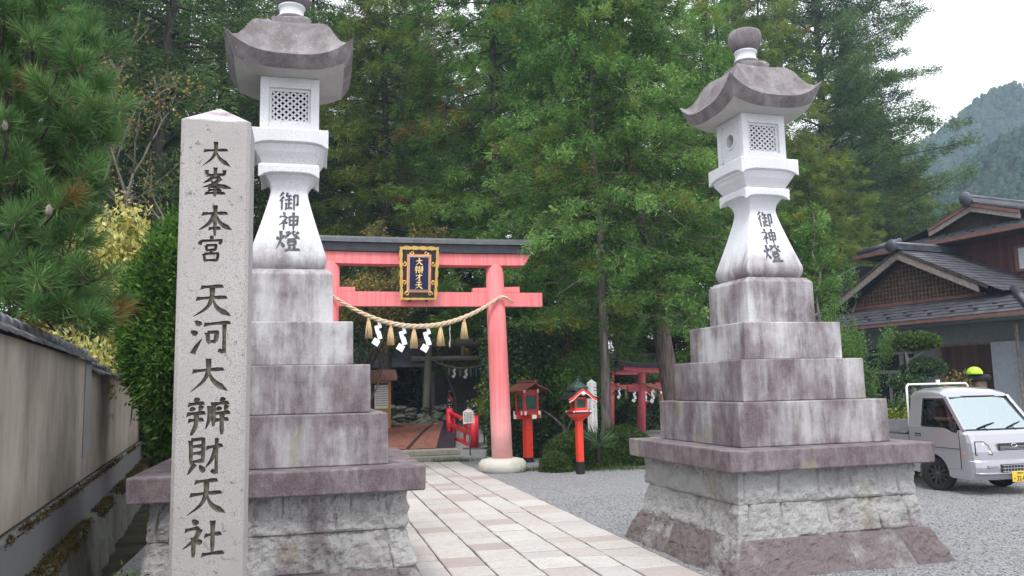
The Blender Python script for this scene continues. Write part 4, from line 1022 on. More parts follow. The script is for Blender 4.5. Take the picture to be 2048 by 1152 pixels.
def railing():
    t = thing('bridge_railing', 'glossy red bridge railing with black onion topped posts', 'railing', (4.78, 24, 0))
    posts = [(4.78, 24.0, .08, 1.42, .125), (4.55, 27.0, .2, 1.56, .11), (5.25, 31.0, .3, 1.86, .11), (5.36, 28.0, .2, 1.5, .10)]
    for p in posts:
        a, b = MB(), MB(); rail_post(a, b, *p); q = a.build('post', 'red_bridge', t, world=True); b.build('post_cap', 'black', q, world=False if False else True) if False else None
        c = b.build('post_cap', 'black', t, world=True)
    P, Q_ = Vector((4.78, 24, 0)), Vector((4.55, 27, 0)); U_ = Vector((5.25, 31, 0))
    for za, zb, r_ in ((1.0, 1.12, .062), (.62, .74, .05), (.20, .36, .05)):
        mb = MB(); a, b = P.copy(), Q_.copy(); a.z, b.z = za-.12, zb; c = U_.copy(); c.z = zb+.28
        if r_ > .06: mb.tube([a, a.lerp(b, .5)-Vector((0, 0, .03)), b, c], r_, 14)
        else: mb.beam(a, b, .085, .11); mb.beam(b, c, .08, .10)
        mb.build('rail', 'red_bridge', t, world=True)
    for f in (.38, .8):
        mb = MB(); a = P.lerp(Q_, f); mb.beam(a+Vector((0, 0, .18)), a+Vector((0, 0, 1.0)), .07, .09, up=(0, 1, 0)); mb.build('baluster', 'red_bridge', t, world=True)
    st = MB(); n_ = 18
    rings = [[Vector((4.85+.42*math.cos(2*math.pi*i/n_)*(1+.15*vnoise((i, z*4, 1))), 24.0+.22*math.sin(2*math.pi*i/n_), z)) for i in range(n_)] for z in (-.05, .05, .12, .15)]
    st.loft(rings); tag(st.build('footing_stone', 'rock'), 'rough rock under the nearest red railing post', 'rock')
railing()
def small_sign():
    P = Vector((4.28, 22.3, 0)); P = at(941, 905, 22.6); x = P.x
    t = thing('notice_sign', 'small white notice on a thin metal pole beside the red railing', 'sign', (x, 22.6, 0))
    mb = MB(); mb.tube([(0, 0, -.05), (-.02, 0, .5), (-.06, 0, 1.15)], .017, 8); mb.build('pole', 'brown_wood', t)
    mb = MB(); c = Vector((at(936, 836, 22.6).x-x, -.03, 1.10)); w, h = .145, .185
    pts = [(-w, -h), (w, -h+.02), (w, h-.02), (0, h+.05), (-w, h-.04)]
    mb.prism([c+Vector((a, 0, b)) for a, b in pts], (0, .015, 0)); pnl = mb.build('panel', 'white_paint', t)
    mb = MB(); rr = random.Random(6)
    for i in range(6):
        xx = .105-i*.042; z = .13
        while z > -.13:
            l = rr.uniform(.012, .03); mb.box(c+Vector((xx, -.003, z-l/2)), (.022, .004, l)); z -= l+.012
        mb.build('faint_text_line', 'cement', pnl); mb = MB()
small_sign()
def notice_board():
    Y = 29.5; x0, x1 = at(722, 780, Y).x, at(781, 780, Y).x; zb, zt = .4, 2.3
    t = thing('notice_board', 'roofed notice board with white sheets in an amber wooden frame, beside the left lantern', 'notice board', ((x0+x1)/2, Y, zb))
    for x in (x0+.05, x1-.04): mb = MB(); mb.box((x, Y, (zb+zt)/2), (.10, .10, zt-zb)); mb.build('frame_post', 'amber_wood', t, world=True)
    for z in (1.16, 2.2): mb = MB(); mb.box(((x0+x1)/2, Y, z), (x1-x0-.19, .09, .12)); mb.build('frame_rail', 'amber_wood', t, world=True)
    mb = MB(); mb.box(((x0+x1)/2, Y+.03, 1.68), (x1-x0-.2, .02, .9)); mb.build('board', 'dark_wood', t, world=True)
    for i, (a, b, c_, d_) in enumerate(((.04, .36, 1.3, 2.1), (.42, .97, 1.24, 2.08))):
        mb = MB(); mb.box((x0+(x1-x0)*(a+b)/2, Y+.01, (c_+d_)/2), ((x1-x0)*(b-a)*.85, .008, d_-c_)); s_ = mb.build('notice_sheet', 'white_paint', t, world=True)
        for k in range(9): ln = MB(); ln.box((x0+(x1-x0)*(a+b)/2, Y+.003, d_-.08-k*.08), ((x1-x0)*(b-a)*.7, .004, .02)); ln.build('faint_text_line', 'cement', t, world=True)
    mb = MB(); mb.loft([[Vector((x, Y-.45, 2.28)), Vector((x, Y, 2.62)), Vector((x, Y+.45, 2.28)), Vector((x, Y+.45, 2.22)), Vector((x, Y, 2.55)), Vector((x, Y-.45, 2.22))] for x in (x0-.3, x1+.2)]); mb.build('roof', 'fascia', t, world=True)
notice_board()

# ------------------------------------------------------------------ red post lanterns
def gable_lantern(label, x, y, H, rz):
    t = thing('post_lantern', label, 'post lantern', (x, y, 0), rz)
    k = H/2.05
    def B(name, mat, boxes, par=t, bev=.004):
        if name in ('white_tip', 'window_bars'):
            for c, d in boxes: mb = MB(); mb.box([q*k for q in c], [q*k for q in d]); o = mb.build(name[:-1] if name == 'window_bars' else name, mat, par, bevel=bev)
            return o
        mb = MB()
        for c, d in boxes: mb.box([q*k for q in c], [q*k for q in d])
        return mb.build(name, mat, par, bevel=bev)
    B('post', 'red', [((0, 0, .62), (.19, .19, 1.0))]); B('post_foot', 'black_matt', [((0, 0, .06), (.205, .205, .12))])
    B('crosspiece', 'red', [((0, 0, 1.15), (.72, .12, .10)), ((0, 0, 1.151), (.12, .72, .098))])
    tips = []
    for s_ in (-1, 1): tips += [((s_*.365, 0, 1.15), (.012, .124, .104)), ((0, s_*.365, 1.15), (.124, .012, .104))]
    B('white_tip', 'white_paint', tips)
    B('sill', 'red_dull', [((0, 0, 1.245), (.54, .54, .088))])
    B('white_tip', 'white_paint', [((s_*.2, -.276, 1.245), (.06, .012, .10)) for s_ in (-1, 1)]+[((-.276, s_*.2, 1.245), (.012, .06, .10)) for s_ in (-1, 1)])
    body = B('lantern_body', 'red_dull', [((sx*.185, sy*.185, 1.56), (.07, .07, .54)) for sx in (-1, 1) for sy in (-1, 1)]+[((0, 0, 1.31), (.40, .40, .04)), ((0, 0, 1.76), (.40, .40, .15))])
    for (cx, cy, wx, wy) in ((0, -.185, .30, .012), (0, .185, .30, .012), (-.185, 0, .012, .30), (.185, 0, .012, .30)):
        bx = [((cx*.97, cy*.97, 1.51), (wx, wy, .36))]; p = B('window_panel', 'green_lattice', bx, body, 0)
        bars = []
        for i in range(1, 6):
            o_ = -.15+.3*i/6
            bars.append(((cx+(o_ if wx > .1 else 0), cy+(o_ if wy > .1 else 0), 1.51), (.012 if wx > .1 else .016, .012 if wy > .1 else .016, .36)))
            bars.append(((cx, cy, 1.33+.36*i/6), (wx if wx > .1 else .015, wy if wy > .1 else .015, .010)))
        B('window_bars', 'copper', bars, body, 0)
    rf = MB()       # gable roof, ridge along x, boards overlapping
    for s_ in (-1, 1):
        for i in range(3):
            a, b = i/3, (i+1)/3+.03
            p0, p1 = Vector((0, s_*.40*a, 2.02-.235*a**.85)), Vector((0, s_*.40*b, 2.02-.235*min(1.05, b)**.85)); off = .018*(i)
            rf.loft([[Vector((x_, p0.y, p0.z+off))*k, Vector((x_, p1.y, p1.z+off))*k, Vector((x_, p1.y, p1.z+off-.028))*k, Vector((x_, p0.y, p0.z+off-.028))*k] for x_ in (-.47, .47)])
    rf.box((0, 0, 2.045*k), (.98*k, .08*k, .05*k)); r_ = rf.build('roof', 'fascia', t); r_.rotation_euler = (0, 0, R(90))
    B('white_tip', 'white_paint', [((s_*.2, -.225, 1.80), (.06, .012, .09)) for s_ in (-1, 1)])
    return t
g1 = gable_lantern('red post lantern with a plank gable roof and green lattice windows, beside the pink column', atz(1058, 925).x, 20.3, 2.05, R(14))
for o in g1.children:
    if o.name.startswith('roof'): o.data.materials[0] = plain('red brown roof board', (.20, .06, .045), .65, .3, var=.25)
def copper_lantern(label, x, y, H, rz, grp=None):
    t = thing('post_lantern', label, 'post lantern', (x, y, 0), rz, grp); k = H/2.1
    def B(name, mat, boxes, par=t, bev=.004):
        if name in ('white_tip', 'window_bars'):
            for c, d in boxes: mb = MB(); mb.box([q*k for q in c], [q*k for q in d]); o = mb.build(name[:-1] if name == 'window_bars' else name, mat, par, bevel=bev)
            return o
        mb = MB()
        for c, d in boxes: mb.box([q*k for q in c], [q*k for q in d])
        return mb.build(name, mat, par, bevel=bev)
    B('post', 'red', [((0, 0, .72), (.135, .135, .92))]); B('post_foot', 'black_matt', [((0, 0, .13), (.145, .145, .27))])
    mb = MB(); mb.loft([[v_*k for v_ in sq(h, z)] for h, z in ((.072, 1.14), (.10, 1.18), (.17, 1.24), (.20, 1.30))]); mb.build('bracket', 'red', t)
    B('tray', 'black', [((0, 0, 1.315), (.44, .44, .03))]); B('sill', 'red', [((0, 0, 1.355), (.36, .36, .05))])
    B('white_tip', 'white_paint', [((sx*.2, sy*.2, 1.345), (.03, .03, .03)) for sx in (-1, 1) for sy in (-1, 1)]+[((0, -.184, 1.352), (.30, .01, .02))])
    body = B('lantern_body', 'red', [((sx*.125, sy*.125, 1.51), (.035, .035, .27)) for sx in (-1, 1) for sy in (-1, 1)]+[((0, 0, 1.40), (.26, .26, .05)), ((0, 0, 1.635), (.27, .27, .04))])
    B('window_panel', 'green_lattice', [((0, 0, 1.515), (.225, .225, .2))], body, 0)
    B('window_bars', 'black', [((s_*.035, -.118, 1.515), (.008, .01, .2)) for s_ in (-1, 1)]+[((0, -.118, 1.515), (.22, .01, .008))], body, 0)
    rf = MB(); prof = [(-.33, 1.615), (-.24, 1.66), (-.13, 1.76), (0, 1.84), (.13, 1.76), (.24, 1.66), (.33, 1.615)]
    rf.loft([[Vector((a, y_, b+.03))*k for a, b in prof]+[Vector((a, y_, b))*k for a, b in reversed(prof)] for y_ in (-.26, .30)], 0); roof = rf.build('roof', 'black', t)
    ba = MB(); ba.loft([[Vector((a, y_, b-.002))*k for a, b in prof]+[Vector((a, y_, b-.055))*k for a, b in reversed(prof)] for y_ in (-.272, -.235)], 0); bb = ba.build('barge_board', 'red', roof)
    wl = MB(); wl.loft([[Vector((a, y_, b-.057))*k for a, b in prof]+[Vector((a, y_, b-.072))*k for a, b in reversed(prof)] for y_ in (-.274, -.262)], 0); wl.lathe([(.001, -.285), (.045, -.284), (.045, -.27)], (0, 0, 1.735*k), 14, 0, True, 'Y') ; wl.build('white_line', 'white_paint', roof)
    cr = MB(); cr.loft([[v_*k for v_ in sq(h, z)] for h, z in ((.16, 1.80), (.17, 1.87), (.15, 1.90), (.11, 1.93), (.08, 1.955), (.07, 1.97), (.045, 1.985), (.03, 2.0), (.035, 2.02), (.01, 2.05))]); cr.build('roof_crown', 'copper', roof)
    return t
p = atz(1161, 948); copper_lantern('slim bright red post lantern with a black curved roof in front of the clipped azalea', p.x, p.y, 2.1, R(6))
p = at(1289, 880, 31); copper_lantern('distant red post lantern seen between the small pink gates', p.x, 31, 1.92, 0)

def marker_post():
    y = 19.4; x = at(1186, 860, y).x
    t = thing('wooden_marker', 'white square wooden post with brushed black writing beside the thin trunk', 'post', (x, y, 0), R(20))
    h = 2.06; w = .085; mb = MB(); mb.loft([sq(w, -.05), sq(w, h-.09), [Vector((0, 0, h))]*4]); ps = mb.build('post', 'white_paint', t)
    ins = MB(); rr = random.Random(11)
    for face in (0, 1):
        z = h-.24; sz = .13 if face == 0 else .07
        while z > .75:
            for k in range(rr.randint(3, 5)):       # cursive ink too blurred to read
                a = (rr.uniform(-.5, .2)*sz, z+rr.uniform(-.5, .5)*sz*.8); b = (a[0]+rr.uniform(.1, .6)*sz, a[1]+rr.uniform(-.35, .15)*sz)
                f = (lambda p_: Vector((p_[0], -w-.003, p_[1]))) if face == 0 else (lambda p_: Vector((-w-.003, -p_[0], p_[1])))
                A, B = f(a), f(b); d = .004+.05*sz
                ins.add([A+Vector((0, 0, d)), A-Vector((0, 0, d)), B-Vector((0, 0, d*.4)), B+Vector((0, 0, d*.6))], [(0, 1, 2, 3)])
            sz = max(.055, sz*.87); z -= sz*1.25
    ins.build('brushed_writing', 'ink', ps)
marker_post()
# ------------------------------------------------------------------ behind the gates: stair, halls, rocks
def back_buildings():
    n = 18; mb = MB(); y0, x0, x1 = 35.0, 5.5, 8.6; prof = [(y0, .2)]
    for i in range(n): prof += [(y0+i*.34, .42+.155*(i+1)), (y0+(i+1)*.34, .42+.155*(i+1))]
    prof += [(y0+n*.34, .2)]
    mb.prism([(x0, y, z) for y, z in prof], (x1-x0, 0, 0)); tag(mb.build('stone_stair', 'dark_step'), 'dark stone stair climbing from the concrete gate to the hall', 'stair')
    for k, xx in enumerate((6.1,)):
        mb = MB(); pts = [(xx, 34.6, .5), (xx, 34.6, 1.45), (xx+.1, 41, 4.2)]; mb.tube(pts, .025, 8); tag(mb.build('stair_handrail', 'alu'), 'thin metal handrail rising beside the stone stair', 'handrail')
    mb = MB(); mb.box((5.05, 34.2, 1.5), (.14, .14, 2.2)); mb.box((5.05, 34.2, 2.62), (.16, .16, .05)); tag(mb.build('wooden_post', 'weathered_wood'), 'plain weathered wooden post beside the concrete gate post', 'post')
    def hall(name, label, cx, cy, zb, w, h, d, bays, roofz, pan, rw=1.2):
        t = thing(name, label, 'hall', (cx, cy, zb))
        m1 = MB(); m1.box((0, d/2+.06, h/2), (w, d, h)); m1.build('wall', 'dark_wood', t)
        for i in range(bays+1):
            mb = MB(); mb.box((-w/2+w*i/bays, -.05, h/2), (.16, .16, h)); mb.build('post', 'brown_wood', t)
        for z in (h*.12, h*.55, h*.93): mb = MB(); mb.box((0, -.03, z), (w, .09, .13)); mb.build('rail', 'brown_wood', t)
        for i in range(bays):
            mb = MB(); x = -w/2+w*(i+.5)/bays; bw = w/bays-.2
            for k in range(7): mb.box((x-bw/2+bw*(k+.5)/7, .0, h*.74), (.04, .04, h*.30))
            for k in range(4): mb.box((x, .004, h*.60+h*.3*k/3.4), (bw, .035, .035))
            mb.build('lattice', 'brown_wood', t)
            mb = MB(); mb.box((x, .02, h*.34), (bw, .04, h*.36)); mb.build('panel', pan, t)
        mb = MB(); pr = [(-rw, roofz-.15), (d*.35, roofz+1.5), (d+rw, roofz-.15), (d+rw, roofz-.3), (d*.35, roofz+1.3), (-rw, roofz-.3)]
        mb.prism([(-w/2-rw, y, z) for y, z in pr], (w+2*rw, 0, 0)); mb.build('roof', 'roof', t)
        return t
    hall('shrine_hall', 'dark wooden shrine hall at the head of the stone stair', 6.6, 41.4, 3.2, 6.4, 2.6, 3, 5, 2.9, 'brown_wood')
    hall('wooden_hall', 'dark latticed wooden hall behind the notice board', .6, 34.2, .5, 5.4, 2.3, 3, 5, 2.6, 'old_planks')
    mb = MB(); mb.lathe([(.02, .34), (.12, .32), (.16, .0), (.1, -.05)], (at(933, 706, 40).x, 40, at(933, 706, 40).z-.1), 12); tag(mb.build('hanging_lantern', 'amber_wood'), 'small amber hanging lantern under the shrine hall eaves', 'lantern')
    rr = random.Random(5)
    t = thing('rock_wall', 'low wall of rough dark rocks beside the concrete gate', 'rock wall', (3.4, 32.5, .4))
    mb = MB()
    for row in range(3):
        for k in range(9):
            c = Vector((-1.9+k*.44+rr.uniform(-.15, .15)+row*.17, row*.12+rr.uniform(-.08, .08), .10+row*.30+rr.uniform(-.07, .07))); r_ = rr.uniform(.16, .33); rings = []
            for i in range(9):
                ph = -math.pi/2+math.pi*(i+.25)/8.5
                rings.append([c+Vector((math.cos(ph)*math.cos(a)*r_*1.15, math.cos(ph)*math.sin(a)*r_*.9, math.sin(ph)*r_*.8))*(1)+Vector((1, 1, 1))*.0+Vector((math.cos(a), math.sin(a), 0))*.20*vnoise((math.cos(a)*1.5+k, math.sin(a)*1.5+row, ph*1.2), 3) for a in [2*math.pi*j/12 for j in range(12)]])
            mb.loft(rings, 0, True, True, False)
    mb.build('rocks', 'rock', t)
    # small shrine behind the small gates
    p = at(1240, 740, 34); t = thing('small_shrine', 'small dark shrine with a grey brown board roof behind the small pink gates', 'shrine', (p.x, 34, 0))
    mb = MB(); mb.box((0, 1.4, 1.25), (3.6, 2.4, 2.5)); mb.build('wall', 'dark_wood', t)
    mb = MB(); mb.prism([(-2.3, y, z) for y, z in ((-.7, 2.25), (1.2, 3.35), (3.2, 2.25), (3.2, 2.1), (1.2, 3.15), (-.7, 2.1))], (4.6, 0, 0)); mb.build('roof', 'weathered_wood', t)
    for x in (-1.7, -.3, 1.2): mb = MB(); mb.box((x, .1, 1.2), (.14, .14, 2.4)); mb.build('post', 'brown_wood', t)
    p = at(1180, 860, 26); mb = MB(); mb.box((p.x-.1, 26, .55), (1.5, .2, 1.3)); tag(mb.build('concrete_block_wall', 'cement', bevel=.02), 'short concrete wall behind the white wooden post', 'wall')
    mb = MB(); mb.box((10.9, 30, 1.0), (.13, .13, 2.4)); tag(mb.build('timber_post', 'brown_wood'), 'dark timber post standing between the small pink gates', 'post')
back_buildings()

# ------------------------------------------------------------------ house
def house():
    t = thing('house', 'two storey brown house with dark hipped and gabled roofs at the right edge', 'house', (20, 19.07, 0), R(10))
    def courses(mb, e0, e1, r0, r1, n, th=.022):
        e0, e1, r0, r1 = map(Vector, (e0, e1, r0, r1)); nr = (e1-e0).cross(r0-e0).normalized()
        if nr.z < 0: nr = -nr
        for i in range(n):
            a, b = i/n, (i+1)/n
            p, q, r_, s_ = e0.lerp(r0, a), e1.lerp(r1, a), e1.lerp(r1, b), e0.lerp(r0, b)
            mb.loft([[p+nr*th*1.6, q+nr*th*1.6, r_+nr*th*.5, s_+nr*th*.5], [p, q, r_-nr*th*.3, s_-nr*th*.3]])
    rid = lambda mb, a, b, r_: mb.tube([Vector(a), Vector(b)], r_, 10)
    lo = MB(); xe = 9.0
    courses(lo, (0, -.2, 3.8), (0, 10.1, 3.8), (1.4, 1.2, 4.507), (1.4, 8.7, 4.507), 6)          # skirt under the gable
    courses(lo, (0, -.2, 3.8), (xe, -.2, 3.8), (1.4, 1.2, 4.507), (xe, 1.2, 4.507), 5)
    courses(lo, (.9, 1.2, 4.53), (xe, 1.2, 4.53), (.9, 4.95, 6.42), (xe, 4.95, 6.42), 14)
    courses(lo, (0, 10.1, 3.8), (xe, 10.1, 3.8), (1.4, 8.7, 4.507), (xe, 8.7, 4.507), 5)
    courses(lo, (.9, 8.7, 4.53), (xe, 8.7, 4.53), (.9, 4.95, 6.42), (xe, 4.95, 6.42), 14)
    lr = lo.build('lower_roof', 'roof', t)
    rt = MB()
    for k, w in ((0, .17), (1, .13), (2, .10)): rt.box((xe/2+.3, 4.95, 6.44+k*.06), (xe-1.0, w*2, .055))
    rid(rt, (.75, 4.95, 6.64), (xe, 4.95, 6.64), .075); rid(rt, (.05, -.13, 3.92), (1.35, 1.15, 4.62), .12); rid(rt, (.05, 10.0, 3.92), (1.35, 8.75, 4.62), .12)
    rt.lathe([(.02, -.1), (.2, -.09), (.24, 0), (.2, .07), (.02, .09)], (.68, 4.95, 6.55), 14, 0, True, 'X'); rt.lathe([(.02, -.06), (.15, -.05), (.15, .05), (.02, .06)], (.02, -.16, 3.92), 14, 0, True, 'X')
    rt.build('ridge_tiles', 'tile', lr)
    for k in range(11):
        for row, (xx, zz) in enumerate(((.32, 3.99), (.62, 4.14))): sg = MB(); sg.box((xx, .9+k*.82+row*.4, zz), (.07, .16, .08)); sg.build('snow_guard', 'black', lr, bevel=.02)
    def barge(name, x, y0, z0, y1, z1, w, th, mat):
        mb = MB(); mb.loft([[Vector((xx, y0, z0)), Vector((xx, y1, z1)), Vector((xx, y1, z1-w)), Vector((xx, y0, z0-w))] for xx in (x, x+th)]); return mb.build(name, mat, t)
    for ye, in ((2.0,), (7.9,)):
        barge('barge_board', .88, 4.95, 6.33, ye, 4.84, .25, .07, 'weathered_wood'); barge('roof_edge', .86, 4.95, 6.42, ye-.1*(1 if ye < 5 else -1)*3, 4.74, .08, .08, 'dark_wood')
    gb = MB(); gb.loft([[Vector((x, 2.1, 4.56)), Vector((x, 4.95, 6.25)), Vector((x, 7.8, 4.56))] for x in (1.42, 1.5)]); gw = gb.build('gable_wall', 'old_planks', t)
    lt = MB()
    for k in range(34):
        y = 2.5+k*.15; top = 6.1-abs(y-4.95)*.6
        if top > 4.68: lt.box((1.40, y, (4.62+top)/2), (.03, .045, top-4.62))
    for k in range(9):
        z = 4.7+k*.15; hw = (6.1-z)/.6
        if hw > .1: lt.box((1.384, 4.95, z), (.02, hw*2, .035))
    lt.build('gable_lattice', 'brown_wood', gw)
    mb = MB(); mb.box((1.36, 4.95, 4.56), (.14, 5.6, .12)); mb.build('gable_sill', 'fascia', t)
    mb = MB(); mb.box((-.02, 4.95, 3.74), (.10, 10.4, .10)); mb.build('gutter', 'fascia', t); mb = MB(); mb.box((xe/2, -.24, 3.74), (xe, .1, .1)); mb.build('gutter', 'fascia', t)
    mb = MB(); mb.box((4.8, 4.95, 3.66), (9.2, 10, .04)); mb.build('soffit', 'wall_green', t)
    # ground floor
    def B(name, mat, c, d, par=t, bev=0): mb = MB(); mb.box(c, d); return mb.build(name, mat, par, bevel=bev)
    B('wall', 'wall_green', (2.2, 5.0, 3.32), (1.7, 9.0, .62)); B('wall', 'wall_green', (1.45, 4.5, 1.5), (.2, .9, 3.0)); B('wall', 'wall_green', (1.45, 8.4, 1.5), (.2, 2.2, 3.0)); B('back_wall', 'dark_wood', (3.4, 5, 1.5), (.1, 9, 3.0))
    B('wall_pillar', 'pillar_grey', (1.45, 1.62, 1.5), (.5, .72, 3.0)); B('wall_pillar', 'pillar_grey', (1.7, .9, 1.5), (.3, .7, 3.0)); B('wall', 'pillar_grey', (1.45, .3, 1.5), (.2, .5, 3.0)); B('wall', 'wall_green', (5, .4, 1.5), (7, .2, 3.0))
    B('downpipe', 'weathered_wood', (1.12, 1.05, 1.8), (.07, .07, 3.4), t)
    d = B('boarded_door', 'old_planks', (1.5, 2.98, 1.48), (.08, 1.95, 2.95)); B('door_frame', 'brown_wood', (1.42, 2.98, 2.98), (.12, 2.0, .08)); B('door_frame', 'brown_wood', (1.40, 3.98, 1.45), (.12, .10, 2.9))
    wn = B('window', 'darkpane', (1.5, 6.05, 1.55), (.06, 2.5, 2.5))
    for (y, z, dy, dz) in ((6.05, 2.82, 2.6, .09), (6.05, 2.16, 2.5, .12), (6.05, .75, 2.5, .1), (4.85, 1.75, .1, 2.1), (5.55, 2.48, .14, .56), (5.35, 1.45, .09, 1.3), (6.1, 1.45, .09, 1.3), (7.25, 1.75, .1, 2.1)):
        B('window_frame', 'alu', (1.44, y, z), (.07, dy, dz), wn)
    B('curtain', 'curtain', (1.462, 4.98+.06, 1.2), (.02, .3, .8), wn)
    # upper floor
    B('upper_wall', 'siding', (4.1, 3.8, 5.75), (.3, 8.4, 2.3)); 
    uw = B('window', 'curtain', (3.94, 1.95, 5.88), (.02, 1.35, .72))
    for (y, z, dy, dz) in ((1.95, 6.28, 1.56, .08), (1.95, 5.48, 1.56, .09), (2.68, 5.88, .09, .8), (1.22, 5.88, .09, .8), (1.95, 5.88, .05, .72)): B('window_frame', 'fascia', (3.91, y, z), (.10, dy, dz), uw)
    up = MB(); ue = 10
    courses(up, (3.0, -.95, 6.86), (3.0, 8.73, 6.86), (3.85, .6, 7.2), (3.85, 7.2, 7.2), 4)
    for s_ in (-1, 1):
        Y_ = lambda d_: 3.9+s_*d_
        courses(up, (3.0, Y_(4.83), 6.86), (ue, Y_(4.83), 6.86), (3.7, Y_(3.2), 7.16), (ue, Y_(3.2), 7.16), 4)
        courses(up, (3.55, Y_(3.2), 7.17), (ue, Y_(3.2), 7.17), (3.5, Y_(1.7), 7.5), (ue, Y_(1.7), 7.5), 4); courses(up, (3.45, Y_(1.7), 7.51), (ue, Y_(1.7), 7.51), (3.45, Y_(0), 8.08), (ue, Y_(0), 8.08), 5)
    ur = up.build('upper_roof', 'roof', t)
    for s_ in (-1, 1):
        barge('upper_barge', 3.44, 3.9, 8.06, 3.9+s_*1.75, 7.46, .12, .08, 'fascia'); barge('barge_board', 3.47, 3.9, 7.93, 3.9+s_*1.75, 7.33, .17, .07, 'weathered_wood')
    gb = MB(); gb.loft([[Vector((x, 2.2, 7.2)), Vector((x, 3.9, 7.85)), Vector((x, 5.6, 7.2))] for x in (3.8, 3.9)]); gb.build('gable_wall', 'dark_wood', t)
    rt = MB(); 
    for k, w in ((0, .17), (1, .13), (2, .1)): rt.box((6.7, 3.9, 8.1+k*.06), (6.5, w*2, .055))
    rid(rt, (3.35, 3.9, 8.3), (ue, 3.9, 8.3), .075); rid(rt, (3.05, 8.65, 6.98), (3.8, 7.15, 7.3), .11); rt.lathe([(.02, -.1), (.2, -.09), (.25, 0), (.2, .07), (.02, .09)], (3.3, 3.9, 8.2), 14, 0, True, 'X')
    rt.build('ridge_tiles', 'tile', ur)
    for k in range(9):
        for row, (xx, zz) in enumerate(((3.25, 7.0), (3.5, 7.1))): sg = MB(); sg.box((xx, .5+k*.8+row*.4, zz), (.07, .15, .07)); sg.build('snow_guard', 'black', ur, bevel=.02)
    mb = MB(); mb.box((2.98, 3.9, 6.80), (.1, 9.8, .13)); mb.build('gutter', 'fascia', t); mb = MB(); mb.box((6.4, 3.9, 6.73), (6.7, 9.4, .05)); mb.build('soffit', 'dark_wood', t)
    # small side roof on the far left of the house
    sr = MB(); courses(sr, (1.2, 9.6, 5.5), (5, 9.6, 5.5), (2.6, 8.2, 6.4), (5, 8.2, 6.4), 6); sr.build('side_roof', 'roof', t)
house()

